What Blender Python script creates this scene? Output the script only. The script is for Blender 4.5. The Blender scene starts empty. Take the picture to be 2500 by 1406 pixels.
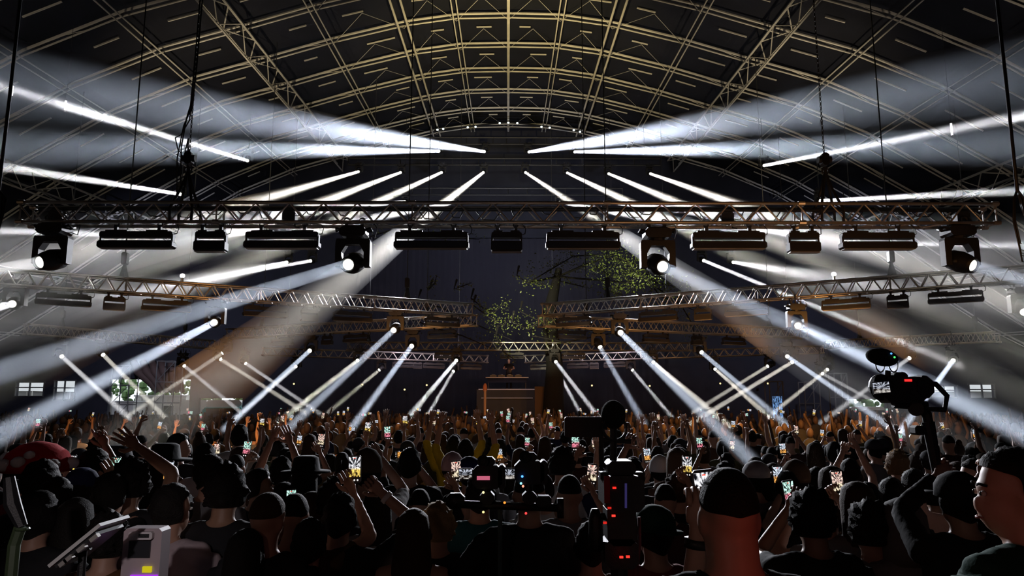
import bpy, bmesh, math, random
import numpy as np
from mathutils import Vector, Matrix, Quaternion

S = bpy.context.scene
COL = S.collection
V = Vector
rnd = random.Random(7)

# ------------------------------------------------------------------ camera
F = 1805.0                                   # focal length in pixels of the 2500 px wide frame
cam = bpy.data.cameras.new('camera')
cam_ob = bpy.data.objects.new('camera', cam)
COL.objects.link(cam_ob)
cam.sensor_width = 36
cam.lens = 36 * F / 2500
cam.clip_end = 300
cam.clip_start = 0.05
cam_ob.location = (0, 0, 2.25)
cam_ob.rotation_euler = (math.radians(98.9), 0, math.radians(-0.3))
S.camera = cam_ob
bpy.context.view_layer.update()
CM = cam_ob.matrix_world.copy()
CMI = CM.inverted()
EYE = CM.translation.copy()


def ray(px, py):
    return CM.to_3x3() @ V(((px - 1250) / F, (703 - py) / F, -1))


def at(px, py, Y):                           # the point at depth Y seen at a pixel of the photograph
    d = ray(px, py)
    return EYE + d * ((Y - EYE.y) / d.y)


def on_z(px, py, z):                         # the point of the level z seen at a pixel
    d = ray(px, py)
    return EYE + d * ((z - EYE.z) / d.z)


def project(p):
    q = CMI @ p
    return 1250 + F * q.x / -q.z, 703 - F * q.y / -q.z


# ------------------------------------------------------------------ world, exposure
W = bpy.data.worlds.new('daylight outside')
S.world = W
W.use_nodes = True
W.node_tree.nodes['Background'].inputs[0].default_value = (0.80, 0.86, 0.92, 1)
W.node_tree.nodes['Background'].inputs[1].default_value = 1.3
W.cycles.sampling_method = 'NONE'
S.view_settings.view_transform = 'Standard'
S.view_settings.look = 'None'
S.view_settings.exposure = 0.0
S.view_settings.gamma = 1.0
S.view_settings.use_curve_mapping = False
cy = S.cycles
cy.adaptive_threshold = 0.03
cy.max_bounces = 4
cy.diffuse_bounces = 1
cy.glossy_bounces = 1
cy.transmission_bounces = 2
cy.volume_bounces = 0
cy.transparent_max_bounces = 24
cy.sample_clamp_indirect = 2.0
cy.caustics_reflective = False
cy.caustics_refractive = False


# ------------------------------------------------------------------ unseen lamps added for their light, no fixtures modelled
def spot(name, loc, target, power, size, col, blend=0.6, soft=0.15):
    l = bpy.data.lights.new(name, 'SPOT')
    l.energy = power
    l.spot_size = math.radians(size)
    l.spot_blend = blend
    l.shadow_soft_size = soft
    l.color = col
    o = bpy.data.objects.new(name, l)
    COL.objects.link(o)
    o.location = loc
    o.rotation_euler = (V(target) - V(loc)).to_track_quat('-Z', 'Y').to_euler()
    return o


def point(name, loc, power, col, soft=0.05):
    l = bpy.data.lights.new(name, 'POINT')
    l.energy = power
    l.color = col
    l.shadow_soft_size = soft
    o = bpy.data.objects.new(name, l)
    COL.objects.link(o)
    o.location = loc
    return o


WARM = (1.0, 0.78, 0.36)
spot('roof_uplight', (0, 24, 9.0), (0, 33, 19.5), 6500, 80, WARM, 1.0)
spot('roof_uplight', (-11, 26, 8.5), (-11, 31, 17), 1500, 100, (1.0, 0.80, 0.5), 1.0)
spot('roof_uplight', (11, 26, 8.5), (11, 31, 17), 1500, 100, (1.0, 0.80, 0.5), 1.0)
spot('roof_uplight', (-17, 14, 6.5), (-19, 26, 14), 700, 110, (1.0, 0.82, 0.6), 1.0)
spot('roof_uplight', (17, 14, 6.5), (19, 26, 14), 700, 110, (1.0, 0.82, 0.6), 1.0)
spot('backdrop_wash', (-7, 33, 9.0), (-6, 46, 9), 1300, 90, (0.82, 0.84, 1.0), 1.0)
spot('backdrop_wash', (7, 33, 9.0), (6, 46, 9), 1300, 90, (0.82, 0.84, 1.0), 1.0)
spot('backdrop_wash', (0, 36, 9.5), (0, 46, 15.5), 1500, 110, (0.74, 0.78, 1.0), 1.0)
spot('backdrop_wash', (-18, 33, 7.0), (-22, 46, 7), 2600, 110, (0.7, 0.74, 1.0), 1.0)
spot('backdrop_wash', (18, 33, 7.0), (22, 46, 7), 2600, 110, (0.7, 0.74, 1.0), 1.0)
spot('crowd_light', (-4, 30, 8.0), (-2, 5, 1.5), 16000, 46, (0.9, 0.92, 1.0))
spot('crowd_light', (5, 30, 8.0), (3, 5, 1.5), 16000, 46, (0.9, 0.92, 1.0))
spot('crowd_warm', (4.6, 15.6, 3.9), (5.2, 20, 1.6), 1122, 95, (1.0, 0.42, 0.10))
spot('crowd_warm', (7.4, 15, 3.9), (8, 19.5, 1.6), 1224, 95, (1.0, 0.42, 0.10))
spot('crowd_warm', (-6, 12.2, 3.9), (-6.4, 17, 1.6), 578, 95, (1.0, 0.42, 0.10))
spot('crowd_warm', (-3, 18, 3.9), (-3, 23, 1.6), 442, 95, (1.0, 0.42, 0.10))
spot('crowd_warm', (1, 18, 3.9), (1, 23, 1.6), 442, 95, (1.0, 0.42, 0.10))
spot('truss_amber', (2.6, 9.3, 4.2), (2.6, 11.0, 5.15), 13, 130, (1.0, 0.45, 0.16))
spot('truss_amber', (3.9, 9.3, 4.2), (3.9, 11.0, 5.15), 13, 130, (1.0, 0.45, 0.16))
spot('truss_amber', (5.2, 9.3, 4.2), (5.2, 11.0, 5.15), 13, 130, (1.0, 0.45, 0.16))
spot('truss_amber', (6.5, 9.3, 4.2), (6.5, 11.0, 5.15), 13, 130, (1.0, 0.45, 0.16))
spot('truss_amber', (-13, 4.5, 3.4), (-7, 12, 5.2), 30, 70, (1.0, 0.58, 0.28))
spot('truss_amber', (0.5, 4.0, 3.6), (0, 12, 5.2), 26, 90, (1.0, 0.6, 0.35))
spot('truss_key', (-4.5, 36.2, 5.3), (-4.5, 38.4, 4.6), 260, 150, (1.0, 0.80, 0.96))
spot('truss_key', (4.5, 36.2, 5.3), (4.5, 38.4, 4.6), 260, 150, (1.0, 0.80, 0.96))
spot('truss_glint', (-14, 10.5, 7.5), (-7, 19, 5.1), 110, 60, (1.0, 0.82, 0.55))
spot('truss_glint', (14, 10.5, 7.5), (7, 19, 5.1), 110, 60, (1.0, 0.82, 0.55))
spot('leaf_light', (8.5, 27.5, 5.4), (5.3, 33, 8.4), 3200, 22, (1.0, 1.0, 0.66))
spot('leaf_light', (-1, 28, 5.4), (1, 34, 6.2), 2400, 40, (1.0, 0.95, 0.66))
point('rear_fill', (-1.7, -1.4, 2.7), 15.0, (1.0, 0.60, 0.48), 0.12)  # pair of unseen fill points added behind the camera for the near crowd
point('rear_fill', (1.9, -1.5, 2.7), 3.5, (1.0, 0.46, 0.32), 0.12)
spot('desk_spot', (-0.9, -0.6, 2.9), (-1.85, 3.9, 1.35), 120, 17, (1.0, 0.88, 0.9), 0.8, 0.05)  # unseen spot added to brighten the pale pink shirt
point('tally_glow', (0.80, 1.35, 1.78), 1.1, (1.0, 0.10, 0.05), 0.03)

# ------------------------------------------------------------------ materials
MATS = {}


def mat(name, col, rough=0.6, metal=0.0, spec=0.5, bump=0.0, bscale=60.0, vary=0.0):
    key = (name, tuple(col), rough, metal, spec, bump, bscale, vary)
    if key in MATS:
        return MATS[key]
    m = bpy.data.materials.new(name)
    m.use_nodes = True
    nt = m.node_tree
    b = nt.nodes['Principled BSDF']
    b.inputs['Base Color'].default_value = (*col, 1)
    b.inputs['Roughness'].default_value = rough
    b.inputs['Metallic'].default_value = metal
    b.inputs['Specular IOR Level'].default_value = spec
    if bump or vary:
        tc = nt.nodes.new('ShaderNodeTexCoord')
        n = nt.nodes.new('ShaderNodeTexNoise')
        n.inputs['Scale'].default_value = bscale
        n.inputs['Detail'].default_value = 4
        nt.links.new(tc.outputs['Object'], n.inputs['Vector'])
        if bump:
            bp = nt.nodes.new('ShaderNodeBump')
            bp.inputs['Strength'].default_value = bump
            bp.inputs['Distance'].default_value = 0.01
            nt.links.new(n.outputs['Fac'], bp.inputs['Height'])
            nt.links.new(bp.outputs['Normal'], b.inputs['Normal'])
        if vary:
            r = nt.nodes.new('ShaderNodeMapRange')
            r.inputs['To Min'].default_value = 1 - vary
            r.inputs['To Max'].default_value = 1 + vary
            nt.links.new(n.outputs['Fac'], r.inputs['Value'])
            mx = nt.nodes.new('ShaderNodeVectorMath')
            mx.operation = 'SCALE'
            mx.inputs[0].default_value = col
            nt.links.new(r.outputs['Result'], mx.inputs['Scale'])
            nt.links.new(mx.outputs['Vector'], b.inputs['Base Color'])
    MATS[key] = m
    return m


def glow(name, col, strength):
    key = (name, tuple(col), strength)
    if key in MATS:
        return MATS[key]
    m = bpy.data.materials.new(name)
    m.use_nodes = True
    nt = m.node_tree
    nt.nodes.remove(nt.nodes['Principled BSDF'])
    e = nt.nodes.new('ShaderNodeEmission')
    e.inputs[0].default_value = (*col, 1)
    e.inputs[1].default_value = strength
    nt.links.new(e.outputs[0], nt.nodes['Material Output'].inputs['Surface'])
    m.cycles.emission_sampling = 'NONE'
    MATS[key] = m
    return m


STEEL = mat('galvanised steel', (0.62, 0.60, 0.55), 0.5, 0.0, 0.4, vary=0.35, bscale=1.5)
ALU = mat('brushed aluminium', (0.55, 0.53, 0.50), 0.38, 0.75, 0.5, vary=0.25, bscale=4)
BLACK = mat('black powder coat', (0.012, 0.012, 0.013), 0.5, 0, 0.4, bump=0.2, bscale=180)
BLACK2 = mat('black plastic', (0.02, 0.02, 0.022), 0.35, 0, 0.5)
RUBBER = mat('black cable rubber', (0.008, 0.008, 0.008), 0.6)
CHAIN = mat('blackened chain steel', (0.05, 0.05, 0.05), 0.45, 0.6)
GLASSY = mat('dark front glass', (0.03, 0.03, 0.035), 0.08, 0, 0.6)
ROOF = mat('dark roof membrane', (0.010, 0.011, 0.017), 0.8, 0, 0.2, vary=0.3, bscale=0.8)
WALL = mat('dark wall sheeting', (0.022, 0.023, 0.032), 0.85, 0, 0.2, vary=0.3, bscale=1.2)
DRAPE = mat('black stage drape', (0.020, 0.020, 0.028), 0.9, 0, 0.1, bump=0.3, bscale=30)
FLOOR = mat('dusty concrete floor', (0.06, 0.055, 0.05), 0.8, vary=0.3, bscale=3)
LENS = glow('lit beam lens', (1.0, 0.97, 0.84), 2.5)
LENSW = glow('lit warm lens', (1.0, 0.93, 0.75), 4.0)


def haze_mat(dens, noise, scale):
    key = ('haze', dens, noise, scale)
    if key in MATS:
        return MATS[key]
    m = bpy.data.materials.new('drifting haze')
    m.use_nodes = True
    nt = m.node_tree
    nt.nodes.clear()
    o = nt.nodes.new('ShaderNodeOutputMaterial')
    v = nt.nodes.new('ShaderNodeVolumeScatter')
    v.inputs['Density'].default_value = dens
    v.inputs['Color'].default_value = (1, 1, 1, 1)
    nt.links.new(v.outputs[0], o.inputs['Volume'])
    if noise:
        tc = nt.nodes.new('ShaderNodeTexCoord')
        n = nt.nodes.new('ShaderNodeTexNoise')
        n.inputs['Scale'].default_value = scale
        n.inputs['Detail'].default_value = 3.5
        n.inputs['Roughness'].default_value = 0.6
        n.inputs['Distortion'].default_value = 0.8
        r = nt.nodes.new('ShaderNodeMapRange')
        r.inputs['From Min'].default_value = 0.5 - 0.28
        r.inputs['From Max'].default_value = 0.5 + 0.25
        r.inputs['To Min'].default_value = dens * (1 - noise)
        r.inputs['To Max'].default_value = dens * (1 + noise)
        nt.links.new(tc.outputs['Object'], n.inputs['Vector'])
        nt.links.new(n.outputs['Fac'], r.inputs['Value'])
        nt.links.new(r.outputs['Result'], v.inputs['Density'])
    MATS[key] = m
    return m


# ------------------------------------------------------------------ mesh helpers
class MB:
    def __init__(s):
        s.v, s.f = [], []

    def add(s, vs, fs):
        k = len(s.v)
        s.v.extend([tuple(p) for p in vs])
        s.f.extend([tuple(i + k for i in q) for q in fs])
        return s

    def box(s, c, d, rot=None, ch=0.0):
        c, h = V(c), V(d) * 0.5
        if ch:
            pr = [(-h.x, -h.z + ch), (-h.x + ch, -h.z), (h.x - ch, -h.z), (h.x, -h.z + ch), (h.x, h.z - ch), (h.x - ch, h.z), (-h.x + ch, h.z), (-h.x, h.z - ch)]
            return s.prism([(p[0], p[1]) for p in pr], -h.y, h.y, c, rot)
        vs = [V((x, y, z)) for x in (-h.x, h.x) for y in (-h.y, h.y) for z in (-h.z, h.z)]
        if rot is not None:
            vs = [rot @ p for p in vs]
        return s.add([c + p for p in vs], [(0, 1, 3, 2), (4, 6, 7, 5), (0, 4, 5, 1), (2, 3, 7, 6), (0, 2, 6, 4), (1, 5, 7, 3)])

    def prism(s, prof, y0, y1, c=(0, 0, 0), rot=None):      # profile in x, z, extruded along y
        n = len(prof)
        vs = [V((p[0], y0, p[1])) for p in prof] + [V((p[0], y1, p[1])) for p in prof]
        if rot is not None:
            vs = [rot @ p for p in vs]
        fs = [(i, (i + 1) % n, n + (i + 1) % n, n + i) for i in range(n)] + [tuple(range(n))[::-1], tuple(range(n, 2 * n))]
        return s.add([V(c) + p for p in vs], fs)

    def tube(s, pts, r, n=6, caps=True):
        pts = [V(p) for p in pts]
        m = len(pts)
        rs = r if isinstance(r, (list, tuple)) else [r] * m
        ref = None
        vs = []
        for i, p in enumerate(pts):
            t = (pts[min(i + 1, m - 1)] - pts[max(i - 1, 0)])
            t = t.normalized() if t.length > 1e-9 else V((0, 0, 1))
            if ref is None:
                ref = V((0, 0, 1)) if abs(t.z) < 0.9 else V((1, 0, 0))
            u = ref - t * ref.dot(t)
            u = u.normalized() if u.length > 1e-6 else t.orthogonal().normalized()
            ref = u
            w = t.cross(u)
            for k in range(n):
                a = 2 * math.pi * k / n
                vs.append(p + (u * math.cos(a) + w * math.sin(a)) * rs[i])
        fs = [(i * n + k, i * n + (k + 1) % n, (i + 1) * n + (k + 1) % n, (i + 1) * n + k) for i in range(m - 1) for k in range(n)]
        if caps:
            fs += [tuple(range(n))[::-1], tuple(range((m - 1) * n, m * n))]
        return s.add(vs, fs)

    def ball(s, c, r, nu=10, nv=6, rot=None):
        r = V(r) if not isinstance(r, (int, float)) else V((r, r, r))
        c = V(c)
        vs = [V((0, 0, 1))]
        for j in range(1, nv):
            a = math.pi * j / nv
            for i in range(nu):
                b = 2 * math.pi * i / nu
                vs.append(V((math.sin(a) * math.cos(b), math.sin(a) * math.sin(b), math.cos(a))))
        vs.append(V((0, 0, -1)))
        out = []
        for p in vs:
            q = V((p.x * r.x, p.y * r.y, p.z * r.z))
            out.append(c + (rot @ q if rot is not None else q))
        fs = [(0, 1 + i, 1 + (i + 1) % nu) for i in range(nu)]
        for j in range(nv - 2):
            for i in range(nu):
                a, b = 1 + j * nu + i, 1 + j * nu + (i + 1) % nu
                fs.append((a, a + nu, b + nu, b))
        k = 1 + (nv - 2) * nu
        fs += [(k + i, len(vs) - 1, k + (i + 1) % nu) for i in range(nu)]
        return s.add(out, fs)

    def loft(s, secs, n=14):                 # sections (x, y, z, rx, ry): a closed body of stacked ellipses
        vs = []
        for (x, y, z, rx, ry) in secs:
            for k in range(n):
                a = 2 * math.pi * k / n
                vs.append((x + rx * math.cos(a), y + ry * math.sin(a), z))
        m = len(secs)
        fs = [(i * n + k, i * n + (k + 1) % n, (i + 1) * n + (k + 1) % n, (i + 1) * n + k) for i in range(m - 1) for k in range(n)]
        fs += [tuple(range(n))[::-1], tuple(range((m - 1) * n, m * n))]
        return s.add(vs, fs)

    def torus(s, c, R, r, nu=14, nv=6, rot=None, sx=1.0):
        vs, fs = [], []
        for i in range(nu):
            a = 2 * math.pi * i / nu
            for j in range(nv):
                b = 2 * math.pi * j / nv
                p = V(((R + r * math.cos(b)) * math.cos(a) * sx, r * math.sin(b), (R + r * math.cos(b)) * math.sin(a)))
                vs.append(V(c) + (rot @ p if rot is not None else p))
        for i in range(nu):
            for j in range(nv):
                fs.append((i * nv + j, i * nv + (j + 1) % nv, ((i + 1) % nu) * nv + (j + 1) % nv, ((i + 1) % nu) * nv + j))
        return s.add(vs, fs)

    def mesh(s, name, m=None, smooth=False):
        me = bpy.data.meshes.new(name)
        me.from_pydata([tuple(p) for p in s.v], [], s.f)
        if m is not None:
            me.materials.append(m)
        if smooth:
            me.polygons.foreach_set('use_smooth', [True] * len(me.polygons))
        me.update()
        return me

    def build(s, name, m, parent=None, smooth=False):
        return place(name, s.mesh(name, m, smooth), parent)


def place(name, me, parent=None, loc=None, rot=None):
    o = bpy.data.objects.new(name, me)
    COL.objects.link(o)
    if parent is not None:
        o.parent = parent
    if loc is not None:
        o.location = loc
    if rot is not None:
        o.rotation_mode = 'QUATERNION'
        o.rotation_quaternion = rot
    return o


def tag(o, label, cat=None, group=None, kind=None):
    if label:
        o['label'] = label
    if cat:
        o['category'] = cat
    if group:
        o['group'] = group
    if kind:
        o['kind'] = kind
    return o


def thing(name, label, cat, loc=(0, 0, 0), group=None, rot=None):
    o = bpy.data.objects.new(name, None)
    COL.objects.link(o)
    o.empty_display_size = 0.1
    o.location = loc
    if rot is not None:
        o.rotation_mode = 'QUATERNION'
        o.rotation_quaternion = rot
    return tag(o, label, cat, group)


def copy_tree(o, parent=None):
    c = o.copy()
    COL.objects.link(c)
    if parent is not None:
        c.parent = parent
    for ch in list(o.children):
        copy_tree(ch, c)
    return c


ORD = ['first', 'second', 'third', 'fourth', 'fifth', 'sixth', 'seventh', 'eighth', 'ninth', 'tenth', 'eleventh', 'twelfth']


# ------------------------------------------------------------------ the hall
HW, YB, YF = 34.0, 46.0, -9.0
PROF = [(0, 0), (2.28, 0.05), (4.58, 0.40), (7.7, 1.2), (10.6, 2.1), (13.6, 3.0), (17, 4.5), (21, 6.9), (25.5, 10.2), (30, 13.2), (HW, 15.3)]


def drop(x):
    x = abs(x)
    for (a, b), (c, d) in zip(PROF, PROF[1:]):
        if x <= c:
            return b + (d - b) * (x - a) / (c - a)
    return PROF[-1][1]


def ridge(y):
    return 19.2 + 0.0513 * (y - 30)


def roof_z(x, y):
    return ridge(y) - drop(x)


def structure(name, mb, m, label=None):
    return tag(mb.build(name, m), label, kind='structure')


XS = sorted({s * p[0] for p in PROF for s in (-1, 1)})
structure('floor', MB().box((0, 25, -0.1), (90, 80, 0.2)), FLOOR)
b = MB()
for x0, x1 in zip(XS, XS[1:]):
    q = [(x, y, roof_z(x, y) + 0.3) for x, y in ((x0, YF), (x1, YF), (x1, YB), (x0, YB))]
    b.add(q + [(p[0], p[1], p[2] + 0.15) for p in q], [(0, 1, 2, 3), (7, 6, 5, 4), (0, 3, 7, 4), (1, 5, 6, 2), (0, 4, 5, 1), (3, 2, 6, 7)])
ceiling = structure('ceiling', b, ROOF)

RIBS = [45.4 - 3 * k for k in range(13)]
for y in RIBS:
    b = MB()
    b.tube([(x, y, roof_z(x, y) + 0.08) for x in XS], 0.055, 6)
    b.tube([(x, y, roof_z(x, y) - 0.13) for x in XS], 0.036, 6)
    for x0, x1 in zip(XS, XS[1:]):
        n = max(2, int((x1 - x0) / 1.1))
        for k in range(n):
            xa, xb = x0 + (x1 - x0) * k / n, x0 + (x1 - x0) * (k + 1) / n
            za, zb = (0.08, -0.13) if k % 2 else (-0.13, 0.08)
            if abs(xa) > 9 and k % 2:
                b.tube([(xa, y, roof_z(xa, y) + za), (xb, y, roof_z(xb, y) + zb)], 0.014, 4, False)
    b.build('roof_rib', STEEL, ceiling)
for i, (px_, _d) in enumerate(PROF[:-1]):
    for sx in ((1,) if i == 0 else (-1, 1)):
        b = MB()
        heavy = i in (4, 7)
        w = 0.36 if heavy else (0.0 if i == 0 else (0.2 if i == 2 else 0.11))
        r = 0.055 if heavy else (0.07 if i == 0 else (0.05 if i == 2 else 0.03))
        ys = [YB - 0.4, YB - 20, 7.0]
        offs = (0.0,) if i == 0 else (-w, w)
        for o in offs:
            b.tube([(sx * (px_ + o), y, roof_z(px_ + o, y) - 0.34) for y in ys], r, 6)
        if heavy:
            b.tube([(sx * px_, y, roof_z(px_, y) - 0.95) for y in ys], r * 0.8, 6)
            n = 26
            for k in range(n):
                ya, yb = YB - 0.4 - k * 1.46, YB - 0.4 - (k + 1) * 1.46
                s1 = w if k % 2 else -w
                b.tube([(sx * (px_ + s1), ya, roof_z(px_ + s1, ya) - 0.34), (sx * (px_ - s1), yb, roof_z(px_ - s1, yb) - 0.34)], 0.026, 4, False)
                for o in offs:
                    za, zb = (-0.34, -0.95) if k % 2 else (-0.95, -0.34)
                    oa, ob_ = (o, 0) if k % 2 else (0, o)
                    b.tube([(sx * (px_ + oa), ya, roof_z(px_ + oa, ya) + za), (sx * (px_ + ob_), yb, roof_z(px_ + ob_, yb) + zb)], 0.02, 4, False)
        b.build('roof_truss' if heavy else 'roof_beam', STEEL, ceiling)
purlin_me = {}
for ya in RIBS[:-1]:
    for (x0, _a), (x1, _b) in zip(PROF, PROF[1:-1]):
        for sx in (-1, 1):
            y = ya - 1.5
            f0 = rnd.uniform(0.2, 0.5)
            f1 = f0 + rnd.uniform(0.2, 0.42)
            xa, xb = sx * (x0 + (x1 - x0) * f0), sx * (x0 + (x1 - x0) * f1)
            pa, pb = V((xa, y, roof_z(xa, y) + 0.18)), V((xb, y, roof_z(xb, y) + 0.18))
            d = pb - pa
            if 'm' not in purlin_me:
                purlin_me['m'] = MB().box((0.5, 0, 0), (1, 0.05, 0.05)).mesh('purlin', STEEL)
            o = place('purlin', purlin_me['m'], ceiling, pa, d.to_track_quat('X', 'Z'))
            o.scale = (d.length, 1, 1)
b = MB()
for y in RIBS[:-1]:
    for x0, x1 in zip(XS, XS[1:]):
        if abs(x0 + x1) / 2 < 8.5:
            xm = (x0 + x1) / 2
            for xx in (x0, x1):
                b.tube([(xx, y, roof_z(xx, y) - 0.25), (xm, y - 1.5, roof_z(xm, y - 1.5) + 0.1)], 0.01, 3, False)
o = b.build('roof_brace', STEEL, ceiling)
o['kind'] = 'stuff'


def wall_with_openings(name, y, t, holes, m):
    xs = sorted(set(XS) | {h[i] for h in holes for i in (0, 1)})
    b = MB()
    for x0, x1 in zip(xs, xs[1:]):
        xm = (x0 + x1) / 2
        cuts = sorted([(h[2], h[3]) for h in holes if h[0] < xm < h[1]])
        z = 0.0
        for a, c in cuts + [(None, None)]:
            za, zb = (roof_z(x0, y) + 0.35, roof_z(x1, y) + 0.35) if a is None else (a, a)
            if zb - z > 1e-3:
                q = [(x0, z), (x1, z), (x1, zb), (x0, za)]
                b.add([(p[0], y, p[1]) for p in q] + [(p[0], y + t, p[1]) for p in q], [(0, 1, 2, 3), (7, 6, 5, 4), (0, 4, 5, 1), (1, 5, 6, 2), (2, 6, 7, 3), (3, 7, 4, 0)])
            z = c
    return structure(name, b, m)


def px_hole(x0, x1, y0, y1, Y=YB):
    a, c = at(x0, y0, Y), at(x1, y1, Y)
    return (a.x, c.x, max(0.0, c.z), a.z)


HOLES = [px_hole(40, 106, 933, 967), px_hole(134, 182, 929, 976), px_hole(268, 460, 926, 1012), px_hole(486, 590, 972, 1012),
         px_hole(2238, 2338, 942, 970), px_hole(2364, 2430, 938, 972), px_hole(2072, 2166, 974, 1004)]
wall_with_openings('wall_back', YB, 0.3, HOLES, WALL)
wall_with_openings('wall_front', YF - 0.3, 0.3, [], WALL)
for sx, nm in ((-1, 'wall_left'), (1, 'wall_right')):
    b = MB()
    q = [(sx * HW, YF), (sx * HW, YB)]
    vs = [(q[0][0], q[0][1], 0), (q[1][0], q[1][1], 0), (q[1][0], q[1][1], roof_z(HW, YB) + 0.4), (q[0][0], q[0][1], roof_z(HW, YF) + 0.4)]
    b.add(vs + [(p[0] + sx * 0.3, p[1], p[2]) for p in vs], [(0, 1, 2, 3), (7, 6, 5, 4), (0, 4, 5, 1), (1, 5, 6, 2), (2, 6, 7, 3), (3, 7, 4, 0)])
    structure(nm, b, WALL)
FRAME = mat('weathered window frame', (0.06, 0.06, 0.06), 0.6)
for i, (h, bars) in enumerate(zip([HOLES[0], HOLES[1], HOLES[4], HOLES[5]], (2, 2, 3, 2))):
    b = MB()
    w, hh = h[1] - h[0], h[3] - h[2]
    for x in [h[0] + w * k / bars for k in range(bars + 1)]:
        b.box((x, YB - 0.02, (h[2] + h[3]) / 2), (0.05, 0.12, hh + 0.1))
    for z in (h[2], h[2] + hh * 0.62, h[3]):
        b.box(((h[0] + h[1]) / 2, YB - 0.02, z), (w + 0.1, 0.1, 0.06))
    structure('window_%d' % (i + 1), b, FRAME)

# outside the openings: tents, a lorry, site cabins, a hedge
TENT = mat('white tent canvas', (0.80, 0.80, 0.78), 0.7)
LEAFG = mat('green hedge leaves', (0.10, 0.19, 0.06), 0.7, vary=0.5, bscale=3)


def tent(px, Y, w, label):
    p = at(px, 975, Y)
    t = thing('party_tent', label, 'tent', (p.x, Y, 0), 'tents outside the hall windows')
    h = 3.1
    MB().add([(-w, -w, h), (w, -w, h), (w, w, h), (-w, w, h), (0, 0, h + 1.7)], [(0, 1, 4), (1, 2, 4), (2, 3, 4), (3, 0, 4), (3, 2, 1, 0)]).build('canopy', TENT, t)
    MB().box((0, w, h * 0.5), (2 * w, 0.05, h)).build('side_wall', TENT, t)
    for sx in (-1, 1):
        for sy in (-1, 1):
            MB().tube([(sx * w * 0.98, sy * w * 0.98, 0), (sx * w * 0.98, sy * w * 0.98, h)], 0.04).build('pole', ALU, t)
    return t


tent(50, 53, 2.2, 'white pointed tent outside the outermost window on the left')
tent(172, 55, 2.0, 'white tent half seen outside the second window from the left')
tent(2330, 54, 2.2, 'white tent outside the pair of windows on the right')
tent(2420, 56, 2.0, 'white tent behind the outermost window on the right')
b = MB()
for k in range(2600):
    x = rnd.uniform(-48, 48)
    c = V((x, rnd.uniform(62, 66), rnd.uniform(0.3, 4.2)))
    b.ball(c, rnd.uniform(0.15, 0.42), 5, 3)
tag(b.build('hedge_foliage', LEAFG), 'dense green hedge in daylight beyond the tents', kind='stuff')


def cabin(px0, px1, y0, Y, col, label):
    a, c = at(px0, y0, Y), at(px1, y0, Y)
    w, h = c.x - a.x, a.z
    t = thing('site_cabin', label, 'cabin', ((a.x + c.x) / 2, Y, 0), 'cabins outside the openings')
    m = mat('painted cabin panel', col, 0.5)
    MB().box((0, 1.2, h / 2), (w, 2.4, h)).build('body', m, t)
    MB().box((0, 1.2, h + 0.05), (w + 0.15, 2.5, 0.1)).build('roof', mat('cabin roof', (0.6, 0.6, 0.6), 0.5), t)
    n = max(2, int(w / 0.8))
    for k in range(n):
        MB().box((-w / 2 + w * (k + 0.5) / n, -0.02, h / 2), (0.06, 0.06, h * 0.96)).build('rib', m, t)
    MB().box((w * 0.2, -0.03, h * 0.62), (w * 0.25, 0.05, h * 0.3)).build('pane', GLASSY, t)


cabin(330, 455, 968, 52, (0.75, 0.75, 0.72), 'long white cabin seen through the wide doorway behind the scaffold')
cabin(270, 326, 982, 50, (0.62, 0.62, 0.6), 'low grey white cabin at the outer edge of the wide doorway')
# teal lorry
p = at(545, 1000, 50)
t = thing('delivery_lorry', 'teal cab lorry with a white roof parked outside the low doorway', 'lorry', (p.x, 50, 0))
TEAL = mat('teal lorry paint', (0.02, 0.42, 0.42), 0.35)
MB().box((0, 1, 1.25), (2.7, 2.2, 1.5), ch=0.15).build('cab', TEAL, t)
MB().box((0, 1, 2.25), (2.4, 2.0, 0.5), ch=0.18).build('roof_fairing', TENT, t)
MB().box((0, -0.12, 1.7), (2.2, 0.06, 0.5)).build('windscreen', GLASSY, t)
MB().box((-2.4, 1.5, 1.7), (2.2, 2.2, 1.6)).build('box_body', TENT, t)
for x in (-3.0, -1.0, 1.0):
    MB().tube([(x, -0.1, 0.45), (x, 0.2, 0.45)], 0.45, 14).build('wheel', RUBBER, t)
# white van roof right
p = at(2118, 990, 50)
t = thing('white_van', 'white van seen through the low opening behind the raised camera', 'van', (p.x, 50, 0))
MB().box((0, 1, 1.4), (2.6, 2.0, 1.3), ch=0.25).build('body', TENT, t)
MB().box((0.4, -0.02, 1.6), (1.4, 0.05, 0.45)).build('window', GLASSY, t)
for x in (-0.9, 0.9):
    MB().tube([(x, -0.08, 0.38), (x, 0.2, 0.38)], 0.38, 14).build('wheel', RUBBER, t)


# ------------------------------------------------------------------ the stage
stage = thing('stage', 'wide black stage platform with drape skirt at the far end of the hall', 'stage', (0, 42, 0))
MB().box((0, 0.2, 1.45), (17, 5.2, 0.3)).build('deck', BLACK, stage)
for k in range(12):
    x = -7.8 + k * 1.42
    MB().box((x, -2.4, 0.65), (1.38, 0.04, 1.3)).build('skirt_panel', DRAPE, stage)
booth = thing('dj_booth', 'black performance booth on a riser with thin lit edges, centre of the stage', 'booth', (at(1238, 925, 40).x, 40, 1.6))
MB().box((0, 0.5, 0.7), (3.2, 2.4, 1.4)).build('riser', BLACK, booth)
MB().box((0, -0.72, 1.40), (3.0, 0.05, 0.05)).build('riser_edge', mat('pale edge strip', (0.5, 0.48, 0.45), 0.5), booth)
MB().box((0, -0.75, 0.95), (2.7, 0.05, 0.04)).build('riser_edge', mat('pale edge strip', (0.5, 0.48, 0.45), 0.5), booth)
MB().box((0, -0.1, 1.9), (2.1, 0.06, 0.25)).build('front_panel', DRAPE, booth)
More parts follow.
